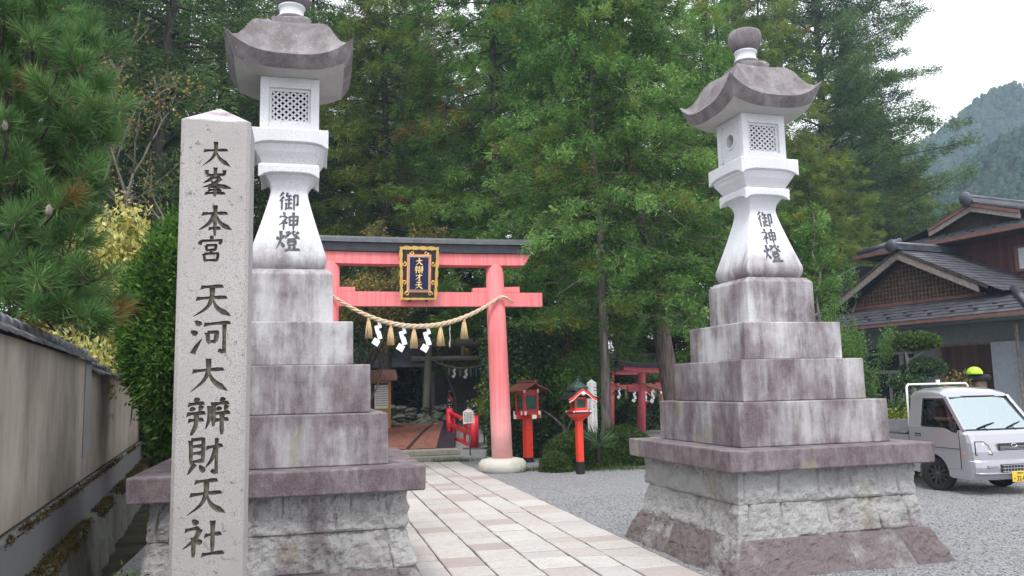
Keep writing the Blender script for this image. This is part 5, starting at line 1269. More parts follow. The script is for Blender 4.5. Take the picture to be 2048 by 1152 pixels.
# ------------------------------------------------------------------ small truck with its driver
def truck():
    t = thing('small_truck', 'silver flat faced mini truck parked on the gravel behind the right lantern', 'truck', (11.14, 11.06, 0))
    HW = .737
    # lower body: side outline with a wheel arch, front corners rounded in plan
    arch = [(.97+.345*math.cos(R(a)), .27+.345*math.sin(R(a))) for a in range(180, -1, -15)]
    prof = [(.05, .25), (.0, .33), (-.01, .45), (.0, .545), (.025, .56), (.03, .70), (.06, .84), (.12, .97), (.20, 1.03), (.30, 1.045), (.34, .98), (1.50, .98), (1.52, .62), (1.52, .30)] + [(f, z) for f, z in reversed(arch)] + [(.56, .25)]
    st = [(-HW, .26, .02), (-HW+.012, .17, .0), (-.69, .11, 0), (-.62, .055, 0), (-.5, .022, 0), (-.25, .005, 0), (0, 0, 0), (.25, .005, 0), (.5, .022, 0), (.62, .055, 0), (.69, .11, 0), (HW-.012, .17, 0), (HW, .26, .02)]
    rings = []
    for x, sh, ins in st:
        ring = []
        for f, z in prof:
            k = max(0, 1-max(0, f)/.45); f2 = f+sh*k
            xx = x*(1-.0*z) if z < .99 else x*.985
            ring.append(Vector((xx, f2, z)))
        rings.append(ring)
    mb = MB(); mb.loft(rings); body = mb.build('cab_body', 'silver', t, bevel=.018, seg=3)
    # door sides rising to the belt line
    for s_ in (-1, 1):
        X = s_*(HW+.004)
        top = [(.335, .985), (.50, 1.0), (.62, 1.045), (.72, 1.065), (1.50, 1.075)]
        q = [(.44, .42), (.44, .60), (.355, .64)]+top+[(1.50, .43), (1.335, .43)]
        q = [(.345, .645)]+top+[(1.50, .60), (1.26, .595), (1.12, .625), (.80, .625), (.68, .58), (.62, .50), (.60, .40), (.36, .40)]
        mb = MB(); mb.prism([(X-s_*.03, f, z) for f, z in q], (s_*.03, 0, 0)); door = mb.build('door', 'silver', t, bevel=.008)
        mb = MB(); mb.box((X+s_*.004, 1.28, .93), (.012, .13, .05)); mb.build('handle', 'black_matt', door); mb = MB(); mb.box((X+s_*.01, 1.28, .922), (.014, .11, .018)); mb.build('handle', 'silver', door, bevel=.004)
        mb = MB(); mb.box((X+s_*.0035, .92, .735), (.004, 1.12, .010)); mb.build('trim_line', 'black_matt', door)
        mb = MB(); mb.box((X+s_*.001, .345, .72), (.005, .008, .62)); mb.build('seam', 'black_matt', door)
        # window frame: pillars and header
        fr = MB(); xb, xt = s_*(HW-.012), s_*(HW-.09)
        fr.beam((xb-s_*.02, .27, 1.03), (xt-s_*.02, .70, 1.585), .05, .075, up=(0, 1, 0)); fr.build('windscreen_pillar', 'silver', t, bevel=.01)
        fr = MB(); fr.loft([[Vector((xb, f0, 1.07)), Vector((xb, 1.50, 1.07)), Vector((xt, 1.47, 1.60)), Vector((xt, f1, 1.60))], [Vector((xb-s_*.05, f0, 1.07)), Vector((xb-s_*.05, 1.50, 1.07)), Vector((xt-s_*.05, 1.47, 1.60)), Vector((xt-s_*.05, f1, 1.60))]] for f0, f1 in ()) if False else fr.loft([[Vector((xb-o_, 1.22, 1.065)), Vector((xb-o_, 1.515, 1.065)), Vector((xt-o_, 1.49, 1.60)), Vector((xt-o_, 1.20, 1.60))] for o_ in (0, s_*.05)])
        fr.build('rear_quarter', 'silver', t, bevel=.012)
        W4 = [Vector((xb+s_*.006, .40, 1.005)), Vector((xb+s_*.006, .52, 1.02)), Vector((xb+s_*.005, .64, 1.055)), Vector((xb+s_*.004, .74, 1.075)), Vector((xb+s_*.003, 1.215, 1.085)), Vector((xt+s_*.012, 1.20, 1.555)), Vector((xt+s_*.012, .76, 1.55)), Vector((xt+s_*.02, .68, 1.50))]
        c = sum(W4, Vector())/8
        mb = MB(); inner = [p.lerp(c, .07) for p in W4]; n = 8
        mb.add(W4+inner, [(i, (i+1) % n, n+(i+1) % n, n+i) for i in range(n)]); sol = mb.build('window_rubber', 'black_matt', t); so_ = sol.modifiers.new('thick', 'SOLIDIFY'); so_.thickness = .02
        mb = MB(); mb.add([p-Vector((s_*.008, 0, 0)) for p in inner], [tuple(range(8))]); mb.build('side_window', 'glass', t)
        wl = MB(); 
    roof = []
    for x, dz, df in ((-.655, -.11, .05), (-.645, -.05, .02), (-.60, -.018, .005), (-.52, -.012, 0), (-.46, .02, 0), (0, .045, 0), (.46, .02, 0), (.52, -.012, 0), (.60, -.018, .005), (.645, -.05, .02), (.655, -.11, .05)):
        b = 1.555 if abs(x) > .6 else 1.575
        pr = [(.66+df, 1.575), (.70+df, 1.625+dz*.3), (.80+df, 1.675+dz*.7), (1.0, 1.705+dz), (1.3, 1.71+dz), (1.44-df, 1.695+dz), (1.50-df, 1.64+dz*.5), (1.50, 1.575)]
        pr = [(f, max(z, 1.578+.001*i)) for i, (f, z) in enumerate(pr)] + [(1.47, 1.56), (.70, 1.56)]
        roof.append([Vector((x, f, z)) for f, z in pr])
    mb = MB(); mb.loft(roof, 0, True, True, True); ro = mb.build('cab_roof', 'silver', t); e = ro.modifiers.new('e', 'EDGE_SPLIT'); e.split_angle = R(50)
    # windscreen and its black border
    def wsp(u, v): # u -1..1, v 0..1
        hw = .69+(.60-.69)*v; f = .245+(.675-.245)*v+.05*u*u; return Vector((u*hw, f-.012, 1.045+(1.582-1.045)*v))
    ws = MB(); nu, nv = 14, 6
    ws.add([wsp(-1+2*i/nu, j/nv) for j in range(nv+1) for i in range(nu+1)], [(j*(nu+1)+i, j*(nu+1)+i+1, (j+1)*(nu+1)+i+1, (j+1)*(nu+1)+i) for j in range(nv) for i in range(nu)], 0, True)
    ws.build('windscreen', 'windscreen', t)
    bd = MB(); edge = [wsp(-1+2*i/nu, 0) for i in range(nu+1)]+[wsp(1, j/nv) for j in range(1, nv+1)]+[wsp(1-2*i/nu, 1) for i in range(1, nu+1)]+[wsp(-1, 1-j/nv) for j in range(1, nv+1)]
    bd.tube([p-Vector((0, .006, 0)) for p in edge], .012, 6); bd.build('windscreen_rubber', 'black_matt', t)
    for x0, dx in ((-.46, .40), (.10, .38)):
        mb = MB(); a = wsp(x0/.68, .03)+Vector((0, -.02, 0)); b = wsp((x0+dx)/.66, .20)+Vector((0, -.018, 0)); mb.tube([a, a.lerp(b, .5)+Vector((0, -.012, .012)), b], [.012, .010, .007], 6); q = a.lerp(b, .35); mb.tube([Vector((x0+.16, .2, 1.03)), q], .008, 6); mb.build('wiper', 'black_matt', t)
    # back wall of the cab with its window
    bw = MB()
    bw.box((0, 1.49, 1.125), (1.30, .03, .13)); bw.box((0, 1.49, 1.55), (1.22, .03, .08))
    for s_ in (-1, 1): bw.box((s_*.57, 1.49, 1.35), (.12, .03, .33))
    bw.build('cab_back', 'silver', t); mb = MB(); mb.add([(-.51, 1.49, 1.19), (.51, 1.49, 1.19), (.51, 1.49, 1.51), (-.51, 1.49, 1.51)], [(0, 1, 2, 3)]); mb.build('rear_window', 'glass', t)
    # front: grille, emblem, lamps, bumper intake, plate
    g = MB(); g.box((.0, -.002+.03, .775), (.56, .03, .115)); gr = g.build('grille', 'black', t, bevel=.008)
    mb = MB(); 
    for k in range(3): mb.box((0, .01, .738+k*.022), (.54, .012, .007))
    mb.build('grille_bars', 'chrome', gr)
    mb = MB(); mb.tube([Vector((.052*math.cos(a), .004, .795+.03*math.sin(a))) for a in [2*math.pi*i/20 for i in range(21)]], .006, 6)
    for a, b in ((-.022, .006), (.012, .010), (.016, -.004), (.006, -.012), (-.008, -.009)): mb.box((a, .004, .795+b), (.008, .008, .008))
    mb.build('badge', 'chrome', gr)
    for s_ in (-1, 1):
        hl = MB(); pts = [(.665, .655), (.645, .865), (.52, .86), (.455, .80), (.40, .66)]
        fy = lambda x, z: (np.interp(abs(x), [0, .25, .5, .62, .69, .725], [0, .005, .022, .055, .11, .17])*(1-max(0, np.interp(z, [.56, .70, .84, .97], [.025, .03, .06, .12]))/.45)+np.interp(z, [.56, .70, .84, .97], [.025, .03, .06, .12]))
        hl.loft([[Vector((s_*x, fy(x, z)+o_, z)) for x, z in pts] for o_ in (-.012, .03)]); h = hl.build('headlight', 'lens', t, bevel=.006)
        mb = MB(); mb.tube([Vector((s_*x, fy(x, z)-.008, z)) for x, z in pts+[pts[0]]], .009, 5); mb.build('headlight_rim', 'black_matt', h)
        mb = MB(); 
        mb.lathe([(.001, -.012), (.03, -.008), (.032, .004)], (s_*(HW+.004), .30, .655), 14, 0, True, 'X') if False else mb.box((s_*(HW-.004), .275, .66), (.018, .06, .035)); mb.build('side_marker', 'amber', t, bevel=.012)
        mb = MB(); mb.box((s_*.44, .012, .47), (.20, .03, .05)); mb.build('fog_recess', 'silver', t, bevel=.012)
    ik = MB(); ik.box((0, -.005, .43), (.60, .03, .14)); it = ik.build('bumper_intake', 'interior', t, bevel=.006)
    mb = MB()
    for k in range(9): mb.box((-.24+k*.06, -.018, .43), (.008, .012, .13))
    for k in (0, 1, 2): mb.box((0, -.02, .385+k*.05), (.58, .014, .012))
    mb.build('intake_bars', 'silver', it)
    mb = MB(); mb.loft([[Vector((x, np.interp(abs(x), [0, .5, .62, .70], [-.018, .004, .035, .10])+o_, z)) for z, o_ in ((.335, 0), (.36, -.018), (.375, 0), (.36, .03))] for x in np.linspace(-.70, .70, 21)], 0, True, True, True); mb.build('bumper_lip', 'silver', t)
    px = .04; pl = MB(); pl.box((px, -.03, .30), (.33, .012, .165)); pt = pl.build('number_plate', 'plate', t, bevel=.006)
    fc = bpy.data.curves.new('plate_text', 'FONT'); fc.body = '32-00'; fc.size = .108; fc.align_x = 'CENTER'; fc.extrude = .001; fc.offset = .0012
    fo = bpy.data.objects.new('plate_text', fc); COL.objects.link(fo); bpy.context.view_layer.update()
    me = bpy.data.meshes.new_from_object(fo.evaluated_get(bpy.context.evaluated_depsgraph_get())); bpy.data.objects.remove(fo); me.materials.clear(); me.materials.append(M['black_matt'])
    n_ = bpy.data.objects.new('plate_number', me); COL.objects.link(n_); n_.parent = pt; n_.rotation_euler = (R(90), 0, 0); n_.location = (px+.022, -.0375, .236); n_.scale = (.86, 1.0, 1)
    mb = MB()
    for k, w in enumerate((.018, .018, .012, .012, .012)): mb.box((px-.055+k*.025, -.0375, .355), (w, .002, .024))
    mb.tube([(px-.135, -.0375, .268), (px-.122, -.0375, .285), (px-.112, -.0375, .268), (px-.128, -.0375, .262)], .004, 4); mb.build('plate_mark', 'black_matt', pt)
    # wheels, steered
    for s_, f in ((-1, .97), (1, .97), (-1, 2.62), (1, 2.62)):
        wr = Matrix.Rotation(R(24 if f < 2 else 0), 3, 'Z'); c = Vector((s_*(HW-.10), f, .272)); tm = MB()
        tm.lathe([(.175, -.07), (.25, -.073), (.268, -.06), (.272, -.03), (.272, .03), (.268, .06), (.25, .073), (.175, .07)], c, 36, 0, True, 'X', False, None); 
        tm.v = [tuple(wr @ (Vector(p)-c)+c) for p in tm.v]; ty = tm.build('tyre', 'rubber', t)
        rm = MB(); o = s_*.055
        rm.lathe([(.001, o), (.035, o+s_*.008), (.045, o-s_*.004), (.05, o-s_*.012)], c, 20, 0, True, 'X')
        for k in range(10):
            a = 2*math.pi*k/10; d_ = Vector((0, math.cos(a), math.sin(a))); rm.beam(c+Vector((o-s_*.006, 0, 0))+d_*.035, c+Vector((o-s_*.012, 0, 0))+d_*.172, .028, .016, up=(1, 0, 0))
        rm.lathe([(.165, o+s_*.004), (.178, o+s_*.006), (.182, -o*.9)], c, 36, 0, True, 'X', False); rm.lathe([(.001, -o*.2), (.17, -o*.2)], c, 24, 1, False, 'X', False)
        rm.v = [tuple(wr @ (Vector(p)-c)+c) for p in rm.v]; rm.build('rim', ['rim', 'interior'], ty)
    mb = MB(); mb.box((0, 1.9, .42), (.9, 2.6, .12)); mb.box((0, .97, .27), (1.15, .08, .08)); mb.build('chassis', 'black_matt', t)
    # cargo bed, cover and guard frame
    mb = MB(); 
    for c, d in (((0, 2.42, .62), (1.42, 1.74, .06)), ((-.71, 2.42, .78), (.03, 1.74, .27)), ((.71, 2.42, .78), (.03, 1.74, .27)), ((0, 3.29, .78), (1.42, .03, .27))): mb.box(c, d)
    mb.build('cargo_bed', 'silver', t, bevel=.006)
    mb = MB(); pr = [(-.72, .93), (-.70, .955), (-.28, 1.13), (.28, 1.13), (.70, .955), (.72, .93)]
    mb.loft([[Vector((x, f, z+.012*vnoise((x*3, f*3, 1)))) for x, z in pr] for f in np.linspace(1.60, 3.3, 12)], 0, True, True, False); mb.build('bed_cover', 'tarp', t)
    gf = MB()
    for s_ in (-1, 1): gf.tube([(s_*.66, 1.57, .85), (s_*.66, 1.57, 1.76), (s_*.62, 1.57, 1.80)], .019, 8)
    gf.tube([(-.63, 1.57, 1.80), (.63, 1.57, 1.80)], .019, 8); gf.tube([(-.66, 1.57, 1.3), (.66, 1.57, 1.3)], .014, 8); gf.box((.02, 1.57, 1.83), (.05, .05, .09)); gf.build('guard_frame', 'white_paint', t)
    # inside
    mb = MB(); 
    for s_ in (-1, 1): mb.box((s_*.34, 1.15, 1.0), (.46, .45, .06)); mb.box((s_*.34, 1.40, 1.22), (.44, .09, .44)); mb.box((s_*.34, 1.41, 1.49), (.24, .07, .10))
    mb.build('seats', 'seat', t, bevel=.03)
    mb = MB(); mb.box((0, .42, 1.0), (1.28, .22, .09)); mb.build('dashboard', 'interior', t, bevel=.02)
    mb = MB(); c = Vector((-.34, .66, 1.14)); rt = Matrix.Rotation(R(35), 3, 'X'); mb.tube([c+rt @ Vector((.17*math.cos(a), 0, .17*math.sin(a))) for a in [2*math.pi*i/24 for i in range(25)]], .014, 6); mb.tube([c, c+Vector((0, -.14, -.12))], .02, 6); mb.tube([c+rt @ Vector((-.17, 0, 0)), c+rt @ Vector((.17, 0, 0))], .012, 6); mb.build('steering_wheel', 'interior', t)
    for s_ in (-1, 1): mb = MB(); mb.box((s_*(HW-.035), .47, 1.10), (.05, .09, .13)); mb.build('door_mirror', 'interior', t, bevel=.02)
    return t
truck()

def driver():
    """seated behind the wheel: one skinned surface for the body, hair and shirt as its children"""
    base = Vector((11.14-.34, 11.06, 0)); P = thing('person', 'driver with short dark hair in a dull red shirt sitting inside the silver truck', 'person', base+Vector((0, 1.2, 1.0)))
    o0 = Vector((0, 1.2, 1.0))
    J = {'pel': (0, 1.24, 1.08, .125, .105), 'bel': (0, 1.25, 1.18, .12, .095), 'che': (0, 1.22, 1.32, .13, .10), 'nek0': (0, 1.20, 1.425, .07, .07), 'nek': (0, 1.18, 1.47, .048, .05),
         'hd0': (0, 1.165, 1.50, .062, .072), 'hd1': (0, 1.16, 1.56, .074, .09), 'hd2': (0, 1.17, 1.61, .06, .075)}
    ch = [('pel', 'bel'), ('bel', 'che'), ('che', 'nek0'), ('nek0', 'nek'), ('nek', 'hd0'), ('hd0', 'hd1'), ('hd1', 'hd2')]
    for s_, n in ((-1, 'r'), (1, 'l')):
        J.update({'sh'+n: (s_*.165, 1.21, 1.385, .052, .052), 'el'+n: (s_*.20, 1.05, 1.20, .038, .038), 'wr'+n: (s_*.14, .82, 1.20, .025, .028), 'pa'+n: (s_*.125, .75, 1.225, .034, .018), 'hp'+n: (s_*.10, 1.20, 1.06, .085, .085), 'kn'+n: (s_*.13, .82, 1.09, .062, .06), 'an'+n: (s_*.13, .72, 1.03, .04, .04)})
        ch += [('che', 'sh'+n), ('sh'+n, 'el'+n), ('el'+n, 'wr'+n), ('wr'+n, 'pa'+n), ('pel', 'hp'+n), ('hp'+n, 'kn'+n), ('kn'+n, 'an'+n)]
        for k in range(5):
            a = k*.016-.03; nm = 'f%d%s' % (k, n)
            if k < 4: J[nm+'a'] = (s_*.125+a*.9, .715, 1.245-.004*abs(k-1), .009, .009); J[nm+'b'] = (s_*.125+a, .70, 1.215, .008, .008); J[nm+'c'] = (s_*.125+a, .72, 1.195, .007, .007); ch += [('pa'+n, nm+'a'), (nm+'a', nm+'b'), (nm+'b', nm+'c')]
            else: J[nm+'a'] = (s_*.125-s_*.035, .77, 1.24, .009, .009); J[nm+'b'] = (s_*.125-s_*.05, .735, 1.245, .008, .008); ch += [('pa'+n, nm+'a'), (nm+'a', nm+'b')]
    def skin(name, keys, chains, mat, grow=0):
        me = bpy.data.meshes.new(name); ks = list(keys); me.from_pydata([Vector(J[k][:3])-o0 for k in ks], [(ks.index(a), ks.index(b)) for a, b in chains], [])
        ob = bpy.data.objects.new(name, me); COL.objects.link(ob); sm = ob.modifiers.new('skin', 'SKIN'); sm.use_smooth_shade = True
        if not me.skin_vertices: me.attributes
        lay = me.skin_vertices[0].data if me.skin_vertices else None
        if lay is None:
            bm = bmesh.new(); bm.from_mesh(me); bm.verts.layers.skin.verify(); bm.to_mesh(me); bm.free(); lay = me.skin_vertices[0].data
        for i, k in enumerate(ks): lay[i].radius = (J[k][3]+grow, J[k][4]+grow); lay[i].use_root = (i == 0)
        sb = ob.modifiers.new('sub', 'SUBSURF'); sb.levels = sb.render_levels = 2
        bpy.context.view_layer.update(); m2 = bpy.data.meshes.new_from_object(ob.evaluated_get(bpy.context.evaluated_depsgraph_get())); ob.modifiers.clear(); ob.data = m2; m2.materials.clear(); m2.materials.append(M[mat]); ob.parent = P
        m2.polygons.foreach_set('use_smooth', [True]*len(m2.polygons)); return ob
    skin('body', J.keys(), ch, 'skin')
    cl = ['pel', 'bel', 'che', 'nek0', 'shr', 'shl', 'elr', 'ell']
    skin('shirt', cl, [c for c in ch if c[0] in cl and c[1] in cl], 'shirt', .012)
    cl = ['pel', 'hpr', 'hpl', 'knr', 'knl', 'anr', 'anl']
    skin('trousers', cl, [c for c in ch if c[0] in cl and c[1] in cl], 'trouser', .012)
    H = Vector((0, 1.165, 1.565))-o0
    mb = MB(); rings = []
    for i in range(10):
        ph = R(-8)+R(98)*i/9.2
        rings.append([H+Vector((.083*math.cos(ph)*math.cos(a), .012+.103*math.cos(ph)*math.sin(a)-(.0), .105*math.sin(ph)+(-.035 if math.sin(a) > .2 else .02)*(1-i/9))) for a in [2*math.pi*k/20 for k in range(20)]])
    mb.loft(rings, 0, True, True, True); mb.build('hair', 'hair', P)
    mb = MB(); mb.lathe([(.001, 0), (.012, .004), (.016, .02), (.010, .045), (.002, .055)], H+Vector((0, -.098, -.035)), 10); mb.build('nose', 'skin', P)
    for s_ in (-1, 1):
        mb = MB(); mb.lathe([(.002, -.008), (.022, -.004), (.03, .004), (.012, .012)], H+Vector((s_*.080, .01, -.01)), 12, 0, True, 'X'); mb.build('ear', 'skin', P)
        mb = MB(); mb.lathe([(.001, -.012), (.009, -.006), (.009, .006), (.001, .012)], H+Vector((s_*.03, -.083, .005)), 10); mb.build('eye', 'hair', P)
    mb = MB(); mb.tube([H+Vector((-.025, -.082, -.06)), H+Vector((0, -.09, -.062)), H+Vector((.025, -.082, -.06))], .005, 6); mb.build('mouth', 'shirt', P)
driver()

# lime green cap on a bundle by the house door
def bundle():
    p = at(1950, 756, 18.6); q = Vector((p.x, 18.6, 0))
    mb = MB(); mb.box((q.x+.12, q.y+.05, .9), (.34, .3, 1.8)); o = mb.build('wooden_stump', 'brown_wood', bevel=.03); tag(o, 'brown wooden stump by the house door holding a dark bundle', 'stump')
    mb = MB(); rings = [[Vector((q.x+.12+r_*math.cos(a)*(1+.12*vnoise((math.cos(a), math.sin(a), z*4))), q.y+r_*.5*math.sin(a), z)) for a in [2*math.pi*k/20 for k in range(20)]] for r_, z in ((.12, 1.80), (.32, 1.82), (.38, 1.90), (.3, 1.98), (.1, 2.0))]
    mb.loft(rings, 0, True, True, True); tag(mb.build('dark_bundle', 'black_matt'), 'dark folded bundle lying on the wooden stump', 'bundle')
    mb = MB(); mb.lathe([(.20, 0), (.205, .02), (.19, .09), (.14, .16), (.07, .195), (.005, .205)], (q.x-.05, q.y-.05, 1.99), 24); tag(mb.build('lime_helmet', 'lime'), 'bright lime green helmet resting on the dark bundle', 'helmet')
bundle()
# ------------------------------------------------------------------ trees and plants
def base_at(u, y): p = at(u, 760, y); return (p.x, y, ground_z(p.x, y)-.1)
FG = 'background conifers'
# the two trees behind the red lanterns
conifer('cypress_tree', 'tall blue green cypress with a thick reddish trunk left of the right lantern', 17, .27, 3.9, 4.1, 125, 'leaf_hinoki', 'bark_red', 21, base_at(1358, 20.3), 0, None, (-2.0, .3), .42, .10, 'dome', 30, 34, .13, .034, 1.0, .075, .2, .1, .35)
conifer('cypress_tree', 'slim straight cypress with a bare grey trunk behind the clipped azaleas', 15, .125, 3.5, 4.1, 120, 'leaf_hinoki', 'bark_grey', 22, base_at(1212, 19.2), 1.0, None, (.3, .2), .40, .12, 'dome', 24, 32, .13, .034, 1.0, .075, .22, .1, .5)
def cedar(label, u, y, h, rmax, seed, leaf='leaf_cedar', z0=2.5, rz=0, nbr=105, r0=.3, **kw):
    a = dict(group=None, droop=.42, rise=.12, shape='dome', clumps=26, k=30, L=.30, Wd=.036, spread=.5, jit=.085, hang=.55, upturn=.12, dead=.3)
    a.update(kw)
    return conifer('cedar_tree', label, h, r0, z0, rmax, nbr, leaf, 'bark_dark', seed, base_at(u, y), rz, **a)
cA = cedar('large dense cedar filling the middle of the view above the gate plaque', 1000, 29.5, 22, 4.8, 31, z0=3.6)
cB = cedar('drooping olive tinted cedar just right of the left lantern roof', 770, 33, 21, 4.3, 32, 'leaf_olive', z0=4.5)
cC = cedar('bushy cedar with bright green sprays behind the tall cypress', 1130, 30, 21, 4.4, 33, z0=2.0)
cD = cedar('olive cedar with rusty sprays behind the roof of the right lantern', 1560, 36, 24, 5.2, 34, 'leaf_olive', z0=1.5)
def clone(src, label, u, y, rz, s, group=None):
    c = copy_tree(src); c.location = base_at(u, y); c.rotation_euler = (0, 0, rz); c.scale = (s, s, s*1.0); c['label'] = label
    if 'group' in c: del c['group']
    if group: c['group'] = group
    return c
clone(cA, 'cedar rising behind the pillar and the left lantern', 620, 37, 2.1, 1.05)
clone(cC, 'cedar standing between the central cedar and the tall cypress', 1040, 36, 1.2, 1.12)
clone(cB, 'olive cedar behind the crown of the tall cypress', 1330, 34, 3.0, 1.02)
clone(cA, 'cedar directly behind the right lantern pedestal', 1450, 31, 4.1, .86)
clone(cD, 'rust flecked cedar above the left end of the house roof', 1710, 37, 1.3, .60)
clone(cC, 'tall cedar right of the cypress top against the sky', 1470, 42, 2.3, 1.25)
clone(cD, 'rust flecked cedar beside the far hillside', 1850, 40, 2.7, .60)
clone(cD, 'olive cedar at the right end of the wood above the house ridge', 1935, 43, .4, .53)
clone(cC, 'short green cedar behind the house ridge', 1945, 45, .8, .62)
clone(cB, 'low cedar in the gap between two taller ones right of the lantern', 1640, 33, 5.1, .62)
fir = conifer('fir_tree', 'tall open fir with a straight dark trunk against the white sky', 38, .46, 7.5, 9.0, 250, 'leaf_dark', 'bark_dark', 41, base_at(1680, 44), .5, None, (.2, 0), .30, .34, 'col', 40, 36, .25, .05, .9, .17, .2, .12, .5, .04, sub=.22)
clone(fir, 'second open fir with level branches further right against the sky', 1800, 47, 2.2, .52)
clone(fir, 'third open fir half hidden behind the second one', 1740, 55, 4.0, .72)
# the dark trees on the left
dA = conifer('dark_conifer', 'dark conifer with two visible trunks high behind the stone pillar', 22, .38, 5.0, 4.6, 95, 'leaf_dark', 'bark_dark', 51, base_at(290, 27), 0, None, (.5, .3), .28, .18, 'dome', 19, 28, .26, .045, .7, .17, .25, .1, .45)
clone(dA, 'dark conifer at the upper left behind the pine', 130, 30, 1.7, 1.0)
clone(dA, 'dark conifer between the pillar and the left lantern', 450, 33, 3.3, 1.05)
clone(dA, 'dark conifer at the far left edge of the wood', -40, 26, 4.4, .95)
dB = cedar('dark cedar filling the wood low behind the yellow shrub', 210, 34, 18, 4.6, 52, 'leaf_dark', z0=1.5)
clone(dB, 'dark cedar low between the pillar and the pink gate', 540, 40, 2.5, 1.0)
clone(dB, 'dark cedar deep in the wood behind the shrine hall', 800, 45, 1.1, 1.1)
clone(dB, 'dark cedar at the back of the wood right of the hall', 1010, 47, 4.0, 1.15)
clone(dB, 'dark cedar at the back of the wood behind the small shrine', 1240, 44, 5.0, 1.0)
clone(dA, 'dark conifer at the back of the wood above the small shrine', 1180, 50, .4, 1.2)
clone(dB, 'dark cedar at the back right of the wood', 1490, 46, 2.0, 1.0)
clone(dA, 'tall dark conifer rising behind the central cedars', 880, 52, 2.8, 1.3)
clone(dA, 'dark conifer at the back of the wood on the left', 330, 48, 5.5, 1.3)
clone(dB, 'dark cedar in the gap behind the left lantern pedestal', 690, 47, 1.9, .95)
clone(dB, 'dark cedar in the gap behind the gate plaque', 850, 56, 4.6, 1.15)
clone(dB, 'dark cedar in the gap left of the left lantern', 590, 52, .2, 1.05)
clone(dB, 'low dark cedar at the back behind the house', 1760, 52, 3.4, .85)

def leafless(name, label, loc, h, seed, leaf, nleaf, spreadr, r0=.12, L=.09, Wd=.05, barkm='bark_pale', lean=(0, 0), tips=2, z0=.35):
    """a broad leaved tree drawn limb by limb, sparse leaves near the twig ends"""
    global RNG
    RNG = np.random.default_rng(seed); rr = random.Random(seed); root = thing(name, label, 'tree', loc)
    tb = MB(); ends = []
    def grow(p, d, l, r_, dep):
        pts, q, dd = [p], p, d.copy()
        for i in range(4):
            dd = (dd+Vector((rr.gauss(0, .16), rr.gauss(0, .16), rr.gauss(.03, .1)))).normalized(); q = q+dd*l/4; pts.append(q)
        tb.tube(pts, [r_*(1-.12*i) for i in range(5)], 7 if dep > 2 else 4)
        if dep <= 1: ends.extend(pts[2:])
        if dep > 0:
            for k in range(rr.choice((2, 3, 3))):
                a = rr.uniform(0, 6.28); s_ = rr.uniform(.45, .95); ax = Vector((math.cos(a), math.sin(a), rr.uniform(-.1, .55)))
                grow(pts[rr.choice((2, 3, 4))], (dd*.75+ax*s_).normalized(), l*rr.uniform(.55, .8), r_*.58, dep-1)
    grow(Vector((0, 0, 0)), Vector((lean[0], lean[1], 1)).normalized(), h*z0, r0, 4)
    E_ = np.array([tuple(e) for e in ends]); lv = Leaves(); idx = RNG.integers(0, len(E_), nleaf)
    C = E_[idx]+RNG.normal(0, spreadr, (nleaf, 3)); A = unit(RNG.normal(0, 1, (nleaf, 3))+np.array([[0, 0, -.4]]))
    lv.blades(C, A, 5, L, Wd, .9, .07)
    tb.build('branches', barkm, root); lv.build('leaves', leaf, root); return root
leafless('bare_tree', 'pale bare branched tree with a few yellow leaves left of the left lantern roof', base_at(480, 19), 12.5, 61, 'leaf_autumn', 500, .12, .12, .09, .05, 'twig', (-.02, 0), z0=.36)
o1 = leafless('thin_tree', 'thin leaning tree with sparse olive leaves right of the left lantern pedestal', base_at(735, 26), 8.5, 62, 'leaf_autumn', 2600, .16, .15, .10, .05, 'bark_dark', (-.25, 0), z0=.36)
leafless('thin_tree', 'thin pale stemmed tree with sparse leaves above the left end of the gate lintel', base_at(690, 29), 9, 63, 'leaf_autumn', 2600, .18, .12, .10, .05, 'bark_dark', (.1, 0), z0=.36)
leafless('thin_tree', 'slender tree in front of the notice board', base_at(752, 27), 5.5, 64, 'leaf_glossy', 700, .2, .06, .10, .05, 'bark_grey', (.02, 0), z0=.5)
leafless('tall_bare_tree', 'tall dark stemmed tree with thin foliage against the gap of white sky', base_at(705, 42), 27, 65, 'leaf_autumn', 1500, .35, .26, .14, .07, 'bark_dark', (.02, 0), z0=.5)
leafless('maple_tree', 'fresh green maple with a pale forked trunk behind the slim red lantern', base_at(1117, 21.0), 3.7, 66, 'leaf_maple', 3000, .22, .065, .085, .06, 'bark_pale', (0, 0), z0=.33)
leafless('yellow_shrub', 'yellow leaved shrub between the pine and the clipped hedge', base_at(236, 15.2), 7.0, 67, 'leaf_yellow', 2100, .2, .05, .13, .075, 'bark_grey', (-.12, 0), z0=.36).scale = (.72, .72, 1)
leafless('yellow_shrub', 'smaller yellow leaved shrub just above the wall coping', base_at(170, 12.5), 4.4, 68, 'leaf_yellow', 1000, .15, .04, .12, .07, 'bark_grey', (.1, 0), z0=.36).scale = (.6, .6, 1)

